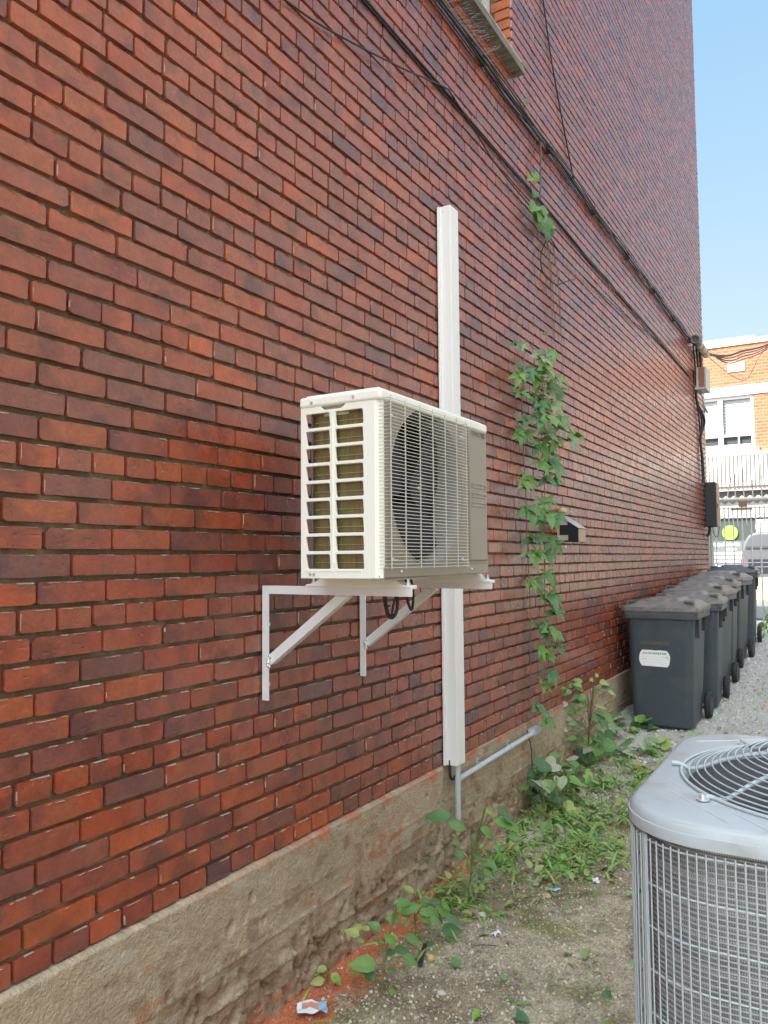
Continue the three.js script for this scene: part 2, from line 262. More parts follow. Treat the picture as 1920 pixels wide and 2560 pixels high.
// ---------- ground, street ----------
function groundY(x, z) {
  const ramp = 0.053 * Math.max(0, -z - 4.0) * sstep(-3.6, -5.2, z);
  let y = 0.052 + Math.min(ramp, 0.43) - sstep(-13.2, -17, z) * 0.14;
  y += 0.035 * Math.exp(-Math.max(0, x - 0.02) / 0.07) + 0.05 * Math.exp(-Math.max(0, x) / 0.12) * sstep(-5.2, -6.2, z) * sstep(-8, -6.6, z);
  if (z > -14 && x > -0.5 && x < 4) y += (fbm(x * 5 + 20, z * 5, 4) - 0.5) * 0.022 + (fbm(x * 30, z * 30, 2) - 0.5) * 0.006;
  return y;
}
const GX0 = -0.15, GX1 = 2.75, GZ0 = -1.2, GZ1 = -13.4;
function dustStrip(x, z) { return sstep(0.34, 0.60, Math.exp(-Math.max(0, x) / mix(0.20, 0.07, sstep(-2.2, -3.6, z))) + 0.5 * (fbm(x * 16, z * 9, 4) - 0.5)) * sstep(-4.3, -3.2, z); }
{
  const gmap = tex(1024, 2048, (i, j) => {
    const x = mix(GX0, GX1, i / 1024), z = mix(GZ0, GZ1, j / 2048);
    const f = noise(i * 0.83, j * 1.1), f2 = noise(i * 0.41 + 50, j * 0.62), a = fbm(x * 3, z * 3, 4), b = fbm(x * 14 + 7, z * 14, 4), s = noise(i * 0.97 + 9, j * 1.3 + 3);
    let v = 0.80 + (f - 0.5) * 0.7 + (f2 - 0.5) * 0.4 + (b - 0.5) * 0.8;
    let c = [0.46 * v, 0.39 * v, 0.275 * v];
    const soil = sstep(0.50, 0.63, fbm(x * 4 + 3.1, z * 4 + 1, 4) + 0.16 * Math.exp(-Math.pow((x - 0.45) / 0.2, 2) - Math.pow((z + 2.75) / 0.35, 2)) + 0.10 * Math.exp(-Math.max(0, x) / 0.3));
    c = [mix(c[0], 0.27 * v, soil * 0.7), mix(c[1], 0.205 * v, soil * 0.7), mix(c[2], 0.13 * v, soil * 0.7)];
    const grav = sstep(-4.6, -6.4, z + 1.2 * (a - 0.5) - 0.5 * (x - 0.7)); const gv = 0.5 + 1.0 * f * (0.5 + s);
    c = [mix(c[0], 0.44 * gv, grav), mix(c[1], 0.425 * gv, grav), mix(c[2], 0.39 * gv, grav)];
    const moss = sstep(0.56, 0.68, fbm(x * 5 + 11, z * 5 + 4, 4)) * 0.55 * (1 - grav) + 0.8 * Math.exp(-Math.pow((x - 0.2) / 0.09, 2) - Math.pow((z + 2.33) / 0.12, 2)) * sstep(0.35, 0.55, b) + 0.4 * Math.exp(-Math.pow((x - 0.5) / 0.2, 2) - Math.pow((z + 3.27) / 0.2, 2)) * sstep(0.35, 0.55, b);
    const mo = Math.min(1, moss); c = [mix(c[0], 0.21 * v, mo), mix(c[1], 0.20 * v, mo), mix(c[2], 0.06 * v, mo)];
    const d = dustStrip(x, z); c = [mix(c[0], 0.56 * (0.65 + f * 0.5), d), mix(c[1], 0.155 * (0.65 + f * 0.6), d), mix(c[2], 0.065, d)];
    if (s > 0.93 && f2 > 0.5) { const q = 0.5 + f * 0.3; c = [q, q * 0.94, q * 0.82]; }
    if (s < 0.05) c = c.map(q => q * 0.45);
    return c;
  }, true, false);
  const gb = tex(1024, 1024, (i, j) => { const x = i / 1024, y = j / 1024; return 0.5 + (fbm(x * 50, y * 50, 4, 50) - 0.5) * 0.9 + (noise(x * 256, y * 256, 256) - 0.5) * 0.5; }, false); gb.channel = 1;
  const line = (stops) => { const o = []; for (let i = 0; i < stops.length - 1; i++) { const [a, n] = stops[i], b = stops[i + 1][0]; for (let k = 0; k < n; k++) o.push(mix(a, b, k / n)); } o.push(stops.at(-1)[0]); return o; };
  const xs = line([[-300, 8], [-12, 10], [-0.2, 120], [1.4, 50], [4, 20], [14, 8], [300, 0]]), zs = line([[300, 8], [4, 12], [-1.2, 260], [-5, 150], [-9, 80], [-14, 30], [-24, 10], [-60, 8], [-400, 0]]);
  const P = [], U = [], U1 = [], I = [];
  for (const z of zs) for (const x of xs) { P.push(x, groundY(x, z), z); U.push((x - GX0) / (GX1 - GX0), (z - GZ0) / (GZ1 - GZ0)); U1.push(x / 0.8, z / 0.8); }
  const n = xs.length; for (let a = 0; a < zs.length - 1; a++) for (let b = 0; b < n - 1; b++) { const o = a * n + b; I.push(o, o + 1, o + n, o + 1, o + n + 1, o + n); }
  const g = new THREE.BufferGeometry(); g.setAttribute('position', new THREE.Float32BufferAttribute(P, 3)); g.setAttribute('uv', new THREE.Float32BufferAttribute(U, 2)); g.setAttribute('uv1', new THREE.Float32BufferAttribute(U1, 2)); g.setIndex(I); g.computeVertexNormals();
  structure('ground', g, new THREE.MeshStandardMaterial({ map: gmap, bumpMap: gb, bumpScale: 0.008, roughness: 0.97, side: THREE.DoubleSide }));
}
const asphaltTex = tex(256, 256, (i, j) => { const v = 0.7 + (noise(i * 0.9, j * 0.9) - 0.5) * 0.5 + (fbm(i / 32, j / 32, 3, 8) - 0.5) * 0.4; return [v * 0.16, v * 0.16, v * 0.165]; });
const concTex = tex(256, 256, (i, j) => { const v = 0.85 + (noise(i * 0.9, j * 0.9) - 0.5) * 0.2 + (fbm(i / 32, j / 32, 3, 8) - 0.5) * 0.3; return [v * 0.50, v * 0.48, v * 0.44]; });
structure('street', uvWorld(B(120, 0.3, 7.2, 0, 0.39 - 0.15, -20.2)), new THREE.MeshStandardMaterial({ map: asphaltTex, roughness: 0.9 }));
structure('pavement', uvWorld(B(120, 0.4, 3.6, 0, 0.51 - 0.2, -25.7)), new THREE.MeshStandardMaterial({ map: concTex, roughness: 0.9 }));
structure('kerb', uvWorld(B(120, 0.4, 0.16, 0, 0.515 - 0.2, -23.83)), mat(0.62, 0.50, 0.16, 0.8));

// ---------- wall-hung outdoor unit ----------
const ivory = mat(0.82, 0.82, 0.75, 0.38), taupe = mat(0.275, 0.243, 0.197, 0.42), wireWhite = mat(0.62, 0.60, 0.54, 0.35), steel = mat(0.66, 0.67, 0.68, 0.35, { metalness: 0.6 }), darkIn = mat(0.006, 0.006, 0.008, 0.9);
function screw(parent, x, y, z, axis, r = 0.005, m = steel) { const g = new THREE.CylinderGeometry(r * 0.75, r, 0.004, 10); if (axis === 'x') g.rotateZ(-Math.PI / 2); if (axis === 'z') g.rotateX(Math.PI / 2); return part('screw', g.translate(x, y, z), m, parent); }
{
  const CX = 0.414, CZ = -2.3075, hw = 0.3825, hd = 0.142, H = 0.555, PT = 0.517;
  const u = thing('heat_pump_unit', 'ivory wall mounted outdoor heat pump unit with wire fan grille, on two brackets', 'heat pump', [CX, 1.528, CZ]);
  // near side panel with two columns of nine openings
  const panelX1 = 0.094, sh = new THREE.Shape(); sh.moveTo(-hd, 0); sh.lineTo(panelX1, 0); sh.lineTo(panelX1, PT); sh.lineTo(0.022, PT); sh.quadraticCurveTo(0.012, PT - 0.013, 0.0, PT - 0.013); sh.lineTo(-0.052, PT - 0.013); sh.quadraticCurveTo(-0.06, PT - 0.012, -0.070, PT); sh.lineTo(-hd, PT); sh.closePath();
  const hole = (pts, r) => { const p = new THREE.Path(), n = pts.length; for (let i = 0; i < n; i++) { const a = pts[i], b = pts[(i + 1) % n], c = pts[(i + n - 1) % n], la = Math.hypot(b[0] - a[0], b[1] - a[1]), lc = Math.hypot(c[0] - a[0], c[1] - a[1]); const s = [a[0] + (c[0] - a[0]) * r / lc, a[1] + (c[1] - a[1]) * r / lc], e = [a[0] + (b[0] - a[0]) * r / la, a[1] + (b[1] - a[1]) * r / la]; if (i) p.lineTo(...s); else p.moveTo(...s); p.quadraticCurveTo(a[0], a[1], e[0], e[1]); } p.closePath(); return p; };
  for (let k = 0; k < 9; k++) { const y1 = 0.496 - k * 0.0533, y0 = y1 - 0.0415; sh.holes.push(hole([[-0.127, y1 + 0.0025], [-0.036, y1 + 0.0025], [-0.033, y0 - 0.0025], [-0.119, y0 - 0.0025]], 0.007), hole([[-0.018, y1 + 0.0025], [0.082, y1 + 0.0025], [0.085, y0 - 0.0025], [-0.013, y0 - 0.0025]], 0.007)); }
  part('side_panel', new THREE.ExtrudeGeometry(sh, { depth: 0.004, bevelEnabled: true, bevelSize: 0.0015, bevelThickness: 0.0015, bevelSegments: 2, curveSegments: 6 }).translate(0, 0, hw - 0.0055), ivory, u);
  part('panel_rib', [RB(0.006, 0.44, 0.004, 0.0019, -0.0255, 0.262, hw + 0.0012), B(0.10, 0.003, 0.002, -0.075, 0.0215, hw + 0.001), B(0.09, 0.003, 0.002, 0.03, 0.0215, hw + 0.001)], ivory, u);
  part('handle_recess', B(0.09, 0.03, 0.002, -0.025, PT - 0.012, hw - 0.022).rotateX(0), mat(0.55, 0.53, 0.42, 0.5), u);
  // rounded front corner post
  const cp = new THREE.Shape(); cp.moveTo(0.096, -hw); cp.lineTo(0.121, -hw); cp.lineTo(hd, -hw + 0.016); cp.lineTo(hd, -hw + 0.020); cp.lineTo(hd - 0.004, -hw + 0.020); cp.lineTo(0.118, -hw + 0.004); cp.lineTo(0.096, -hw + 0.004); cp.closePath();
  part('corner_post', new THREE.ExtrudeGeometry(cp, { depth: PT, bevelEnabled: false }).rotateX(-Math.PI / 2), ivory, u);
  // coil that wraps the near side and the back
  const coilTex = tex(256, 256, (i, j) => { const s = (i % 4) < 2 ? 1 : 0.45, v = (0.7 + 0.5 * noise(i * 0.3, j * 0.05)) * s; return [0.27 * v, 0.225 * v, 0.105 * v]; });
  const prof = []; for (let i = 0; i <= 4; i++) prof.push([mix(0.12, -0.082, i / 4), hw - 0.022]); for (let i = 1; i <= 8; i++) { const a = i / 8 * Math.PI / 2; prof.push([-0.082 - 0.05 * Math.sin(a), hw - 0.022 - 0.05 * (1 - Math.cos(a))]); } prof.push([-0.132, -hw + 0.03]);
  const P = [], U = [], I = []; let len = 0; prof.forEach(([x, z], i) => { if (i) len += Math.hypot(x - prof[i - 1][0], z - prof[i - 1][1]); for (const y of [0.02, 0.51]) { P.push(x, y, z); U.push(len * 4, y * 2); } if (i) { const o = (i - 1) * 2; I.push(o, o + 1, o + 2, o + 1, o + 3, o + 2); } });
  const cg = new THREE.BufferGeometry(); cg.setAttribute('position', new THREE.Float32BufferAttribute(P, 3)); cg.setAttribute('uv', new THREE.Float32BufferAttribute(U, 2)); cg.setIndex(I); cg.computeVertexNormals();
  const coil = part('coil', cg, new THREE.MeshStandardMaterial({ map: coilTex, roughness: 0.45, metalness: 0.35, side: THREE.DoubleSide }), u);
  const tb = []; for (let k = 0; k < 18; k++) { const y = 0.045 + k * 0.02665; tb.push(tube(prof.slice(0, 9).map(([x, z]) => [x - (z < hw - 0.0221 ? 0.001 : 0), y, z + 0.0012]), 0.0016, 30, 5)); }
  part('coil_tube', tb, mat(0.55, 0.42, 0.14, 0.35, { metalness: 0.6 }), coil);
  // front panel with the round fan opening
  const fy = 0.282, fz = CZ + 2.222, fr = 0.247, fp = new THREE.Shape(); const L = (z, y) => [-(z), y];
  fp.moveTo(...L(hw - 0.02, 0.03)); fp.lineTo(...L(-hw, 0.03)); fp.lineTo(...L(-hw, PT)); fp.lineTo(...L(hw - 0.02, PT)); fp.closePath();
  const fh = new THREE.Path(); fh.absarc(-(-2.222 - CZ), fy, fr, 0, Math.PI * 2, true); fp.holes.push(fh);
  part('front_panel', new THREE.ExtrudeGeometry(fp, { depth: 0.003, bevelEnabled: false, curveSegments: 48 }).rotateY(Math.PI / 2).translate(hd - 0.003, 0, 0), taupe, u);
  const fzL = -2.222 - CZ;
  const bell = new THREE.LatheGeometry([[fr + 0.0, 0.003], [fr - 0.006, -0.012], [fr - 0.010, -0.03], [fr - 0.010, -0.095]].map(p => new THREE.Vector2(p[0], p[1])), 56).rotateZ(-Math.PI / 2).translate(hd - 0.002, fy, fzL);
  part('fan_shroud', bell, mat(0.34, 0.335, 0.32, 0.5, { side: THREE.DoubleSide }), u);
  part('opening_rim', new THREE.TorusGeometry(fr + 0.003, 0.003, 8, 72).rotateY(Math.PI / 2).translate(hd, fy, fzL), taupe, u);
  part('inner_housing', [B(0.26, 0.485, 0.004, 0.008, 0.27, -0.175), B(0.004, 0.49, 0.535, -0.122, 0.27, fzL), B(0.26, 0.004, 0.535, 0.008, 0.5115, fzL), B(0.26, 0.004, 0.535, 0.008, 0.0285, fzL), B(0.17, 0.485, 0.004, 0.053, 0.27, hw - 0.034)], mat(0.17, 0.17, 0.17, 0.6), u);
  const navy = mat(0.012, 0.012, 0.030, 0.6), fan = part('fan', new THREE.CylinderGeometry(0.055, 0.06, 0.06, 24).rotateZ(-Math.PI / 2).translate(0.075, fy, fzL), navy, u);
  for (let k = 0; k < 3; k++) {
    const s = new THREE.Shape(); s.moveTo(0.045, -0.035); s.bezierCurveTo(0.09, -0.15, 0.16, -0.19, 0.195, -0.12); s.bezierCurveTo(0.24, -0.05, 0.235, 0.06, 0.185, 0.135); s.bezierCurveTo(0.12, 0.13, 0.07, 0.08, 0.04, 0.035); s.closePath();
    part('blade', new THREE.ExtrudeGeometry(s, { depth: 0.004, bevelEnabled: false }).rotateX(0.22).rotateZ(k * 2.094 + 0.5).rotateY(Math.PI / 2).translate(0.072, fy, fzL), navy, fan);
  }
  screw(fan, 0.107, fy, fzL, 'x', 0.006);
  part('tan_plate', RB(0.034, 0.10, 0.006, 0.002, 0.028, 0.115, -0.169), mat(0.55, 0.33, 0.18, 0.7), u);  // tan plate low inside the fan opening
  // wire guard
  const gx = hd + 0.022, guard = part('fan_grille', rod([gx, 0.026, 0.3615], [gx, 0.530, 0.3615], 0.0022, 6), wireWhite, u);
  for (const z of [-2.032, -2.126, -2.213, -2.301, -2.389, -2.466]) part('wire', rod([gx, 0.026, z - CZ], [gx, 0.530, z - CZ], 0.0022, 6), wireWhite, guard);
  const hg = tube([[hd - 0.01, 0, 0.375], [gx, 0, 0.3735], [gx + 0.003, 0, 0.355], [gx + 0.003, 0, 0.1], [gx + 0.003, 0, -0.150], [gx - 0.006, 0, -0.163], [hd - 0.002, 0, -0.168]], 0.00125, 36, 5);
  for (let k = 0; k < 48; k++) { const o = part('wire', hg, wireWhite, guard); o.position.y = 0.030 + k * 0.01045; }
  for (const [z, y] of [[0.338, 0.475], [-0.14, 0.472], [0.338, 0.055], [-0.14, 0.053]]) { screw(guard, hd + 0.012, y, z, 'x', 0.006); part('clip', B(0.006, 0.005, 0.03, hd + 0.012, y - 0.003, z - 0.012), wireWhite, guard); }
  // service cover with badge and three slots
  const cover = part('service_cover', RB(0.010, 0.470, 0.152, 0.0045, hd + 0.003, 0.282, -0.291), taupe, u);
  for (const y of [0.313, 0.279, 0.246]) {
    const e = []; for (let i = 0; i < 24; i++) { const a = i / 24 * Math.PI * 2; e.push([hd + 0.0085, y + Math.sin(a) * 0.0065, -0.291 + Math.cos(a) * 0.0065 + (Math.cos(a) > 0 ? 0.052 : -0.052)]); }
    part('slot', tube(e, 0.0019, 80, 6, true), taupe, cover);
  }
  const badge = canvasTex(512, 96, (c, w, h) => { c.fillStyle = '#8a8272'; c.fillRect(0, 0, w, h); c.fillStyle = '#08080a'; c.fillRect(w * 0.72, 6, w * 0.27, h - 12); c.font = 'bold 84px sans-serif'; c.textBaseline = 'middle'; c.save(); c.translate(6, h / 2 + 4); c.scale(358 / c.measureText('CONVECT').width, 1); c.fillText('CONVECT', 0, 0); c.restore(); c.fillStyle = '#8d8676'; c.font = '70px sans-serif'; c.save(); c.translate(w * 0.735, h / 2 + 4); c.scale(124 / c.measureText('AIR').width, 1); c.fillText('AIR', 0, 0); c.restore(); });
  part('badge', new THREE.PlaneGeometry(0.118, 0.021).rotateY(Math.PI / 2).translate(hd + 0.0092, 0.502, -0.291), new THREE.MeshStandardMaterial({ map: badge, roughness: 0.5 }), cover);
  part('bottom_rail', [RB(0.02, 0.034, 0.752, 0.003, hd - 0.008, 0.017, -0.008), B(0.03, 0.006, 0.30, hd - 0.018, -0.004, 0.23)], taupe, u);
  part('bottom_pan', B(2 * hd - 0.02, 0.006, 2 * hw - 0.012, 0, 0.005, 0), mat(0.42, 0.41, 0.36, 0.5), u);
  part('far_side_panel', B(2 * hd - 0.02, PT, 0.004, 0, PT / 2, -hw + 0.002), ivory, u);
  screw(u, hd + 0.003, 0.018, 0.27, 'x', 0.005); screw(u, hd + 0.003, 0.018, -0.235, 'x', 0.005);
  // top lid: chamfered tray
  const lid = part('top_lid', [RB(2 * hd + 0.010, 0.034, 2 * hw + 0.010, 0.010, 0, PT + 0.0165, 0, 3), RB(2 * hd - 0.02, 0.014, 2 * hw - 0.02, 0.006, 0, H - 0.005, 0)], ivory, u);
  screw(lid, -0.098, PT + 0.014, hw + 0.006, 'z', 0.0065); screw(lid, 0.052, PT + 0.016, hw + 0.006, 'z', 0.0065);
  screw(u, -0.108, 0.011, hw + 0.002, 'z', 0.0055); screw(u, -0.094, 0.011, hw + 0.002, 'z', 0.0055);
  // feet
  for (const z of [-2.084, -2.692]) {
    const s = new THREE.Shape(); s.moveTo(-0.225, -0.030); s.lineTo(0.158, -0.030); s.lineTo(0.158, -0.026); s.lineTo(0.125, -0.024); s.lineTo(0.105, -0.004); s.lineTo(-0.165, -0.004); s.lineTo(-0.195, -0.022); s.lineTo(-0.225, -0.026); s.closePath();
    const f = part('foot', new THREE.ExtrudeGeometry(s, { depth: 0.044, bevelEnabled: true, bevelSize: 0.001, bevelThickness: 0.001, bevelSegments: 1 }).translate(0, 0, z - CZ - 0.022), ivory, u);
    for (const x of [0.14, -0.21]) part('bolt', [new THREE.CylinderGeometry(0.011, 0.011, 0.002, 16).translate(x, -0.0235, z - CZ), new THREE.CylinderGeometry(0.0075, 0.0075, 0.007, 6).translate(x, -0.020, z - CZ), new THREE.CylinderGeometry(0.004, 0.004, 0.015, 8).translate(x, -0.014, z - CZ)], steel, f);
    part('rubber_pad', B(0.05, 0.004, 0.03, 0.06, -0.001, z - CZ), darkIn, f);
  }
}
// ---------- aluminium brackets ----------
const alu = mat(0.80, 0.82, 0.83, 0.36, { metalness: 0.25, bumpMap: tex(128, 128, (i, j) => 0.5 + (noise(i * 0.06, j * 0.9) - 0.5) * 0.6, false), bumpScale: 0.0006 });
function bracket(z, label) {
  const b = thing('wall_bracket', label, 'bracket', [0, 1.117, z], 'aluminium brackets under the heat pump');
  const w = 0.027, t = 0.0035, h = 0.380, A = 0.577;
  const poly = (pts, d, zz) => { const s = new THREE.Shape(); s.moveTo(...pts[0]); for (const p of pts.slice(1)) s.lineTo(...p); s.closePath(); return new THREE.ExtrudeGeometry(s, { depth: d, bevelEnabled: false }).translate(0, 0, zz); };
  part('upright', [poly([[0.005, 0], [0.005 + w, 0], [0.005 + w, h - w - 0.0005], [0.005, h - 0.0005]], t, -t), B(t, h - 0.004, w, 0.005 + t / 2 - 0.0006, h / 2 - 0.002, -w / 2 - t)], alu, b);
  part('arm', [poly([[0.006, h], [0.006 + w, h - w], [A, h - w], [A, h]], t, -t), B(A - 0.012, t, w, A / 2 + 0.006, h - t / 2 - 0.0006, -w / 2 - t)], alu, b);
  const a = [0.030, 0.112], c = [0.352, h - w], dx = c[0] - a[0], dy = c[1] - a[1], l = Math.hypot(dx, dy), nx = -dy / l, ny = dx / l, k = 0.026;
  part('brace', [poly([[a[0], a[1]], [c[0], c[1]], [c[0] - 0.05, c[1]], [a[0], a[1] + 0.038]], t, -t - 0.0045), B(l - 0.02, t, w * 0.9, 0, 0, 0).rotateZ(Math.atan2(dy, dx)).translate((a[0] + c[0]) / 2 + nx * 0.002, (a[1] + c[1]) / 2 + ny * 0.002, -w / 2 - t - 0.006)], alu, b);
  const r = rnd(Math.round(-z * 100)), wg = []; for (let i = 0; i < 9; i++) wg.push(new THREE.IcosahedronGeometry(0.004 + r() * 0.003, 1).translate(0.034 + (r() - 0.5) * 0.008, 0.112 + i * 0.0045, -0.001 + r() * 0.003)); for (let i = 0; i < 8; i++) wg.push(new THREE.IcosahedronGeometry(0.0025 + r() * 0.002, 1).translate(0.300 + i * 0.006, h - w - 0.001, -0.002 + r() * 0.002));
  part('weld', wg, mat(0.72, 0.72, 0.72, 0.4, { metalness: 0.8 }), b);
  for (const y of [0.05, 0.25]) part('anchor_bolt', new THREE.CylinderGeometry(0.008, 0.008, 0.007, 6).rotateZ(-Math.PI / 2).translate(0.013, y, -0.022), steel, b);
}
bracket(-2.066, 'silver triangular wall bracket under the near end of the ivory heat pump');
bracket(-2.675, 'silver triangular bracket under the far end of the heat pump, beside the white duct');
{
  const c = thing('cable_loop', 'black cable loop tied together hanging below the ivory heat pump', 'cable', [0.37, 1.38, -2.30]); const m = mat(0.02, 0.02, 0.022, 0.5);
  part('cable', tube([[-0.025, 0.13, 0], [-0.022, 0.08, 0.01], [-0.014, 0.02, 0.005], [0.0, 0.004, 0], [0.014, 0.025, -0.01], [0.022, 0.08, -0.005], [0.024, 0.135, 0]], 0.006, 40), m, c);
  part('cable', tube([[-0.015, 0.135, 0.012], [-0.012, 0.07, 0.015], [-0.006, 0.02, 0.01], [0.006, 0.012, 0.01], [0.015, 0.05, 0.012], [0.042, 0.135, 0.01]], 0.0045, 40), m, c);
  part('cable', tube([[0.045, 0.14, -0.02], [0.05, 0.07, -0.02], [0.045, 0.03, -0.06], [0.03, 0.08, -0.1], [0.02, 0.14, -0.1]], 0.005, 40), m, c);
  part('cable_tie', new THREE.TorusGeometry(0.011, 0.002, 6, 16).rotateX(Math.PI / 2).translate(-0.012, 0.045, 0.008), m, c);
}
// ---------- white line cover ----------
const pvc = mat(0.80, 0.81, 0.80, 0.42);
{
  const d = thing('line_cover', 'tall white plastic duct running up the brick wall behind the heat pump', 'duct', [0, 0.597, -3.47]);
  const h = 2.733;
  part('base_plate', RB(0.012, h - 0.005, 0.112, 0.003, 0.010, h / 2 - 0.002, 0.005), pvc, d);
  part('cover', RB(0.062, h, 0.090, 0.004, 0.041, h / 2, 0.0), pvc, d);
  for (const [y, z, a] of [[2.705, 0.0455, 'z'], [2.0, 0.056, 'z'], [0.62, 0.056, 'z']]) screw(d, a === 'z' && z > 0.05 ? 0.014 : 0.030, y, z, 'z', 0.004);
  part('seam', B(0.0635, 0.003, 0.0915, 0.041, 1.28, 0), mat(0.7, 0.71, 0.70, 0.5), d);
}
// ---------- grey conduit ----------
{
  const grey = mat(0.46, 0.50, 0.53, 0.45), p = thing('conduit_pipe', 'grey plastic conduit below the white duct with a branch along the foundation', 'pipe', [0.055, 0.05, -3.455]);
  part('riser', rod([0.003, 0.245, 0], [0.004, 0.56, 0], 0.0135, 16), grey, p);
  part('branch', rod([-0.012, 0.468, -0.02], [-0.014, 0.487, -1.06], 0.0140, 16), grey, p);
  for (const t of [0.26, 0.66]) { const z = -0.02 - t * 1.04; part('strap', [new THREE.TorusGeometry(0.0155, 0.0028, 6, 20).translate(-0.013, 0.469 + t * 0.018, z), RB(0.003, 0.020, 0.014, 0.001, -0.026, 0.494 + t * 0.018, z), RB(0.003, 0.016, 0.014, 0.001, -0.026, 0.446 + t * 0.018, z), new THREE.IcosahedronGeometry(0.0055, 1).translate(-0.021, 0.505 + t * 0.018, z)], grey, p); }
  part('coupling', [rod([-0.013, 0.476, -0.44], [-0.013, 0.4762, -0.47], 0.0152, 16), rod([-0.014, 0.484, -0.94], [-0.014, 0.4845, -0.96], 0.0152, 16)], grey, p);
  part('elbow_box', [RB(0.046, 0.036, 0.12, 0.008, -0.020, 0.490, -1.13), rod([-0.014, 0.487, -1.05], [-0.014, 0.488, -1.09], 0.018, 16), RB(0.040, 0.006, 0.11, 0.002, -0.018, 0.510, -1.13)], grey, p);
  single('black_hose', 'short black hose curving out under the bottom of the white duct', 'hose', tube([[0, 0.10, 0.0], [0, 0.04, 0.004], [0.002, 0.005, 0.0], [0.006, -0.006, -0.02], [0.004, 0.0, -0.05]], 0.007, 30), mat(0.015, 0.017, 0.025, 0.45), [0.030, 0.535, -3.432]);
  single('brown_wire', 'thin dark brown wire hanging from the conduit elbow down the foundation', 'wire', tube([[0.0, 0.42, 0], [0.004, 0.36, -0.03], [0.0, 0.2, -0.055], [0.0, 0.0, -0.07]], 0.0028, 30), mat(0.06, 0.03, 0.02, 0.6), [0.026, 0.10, -4.50]);
}
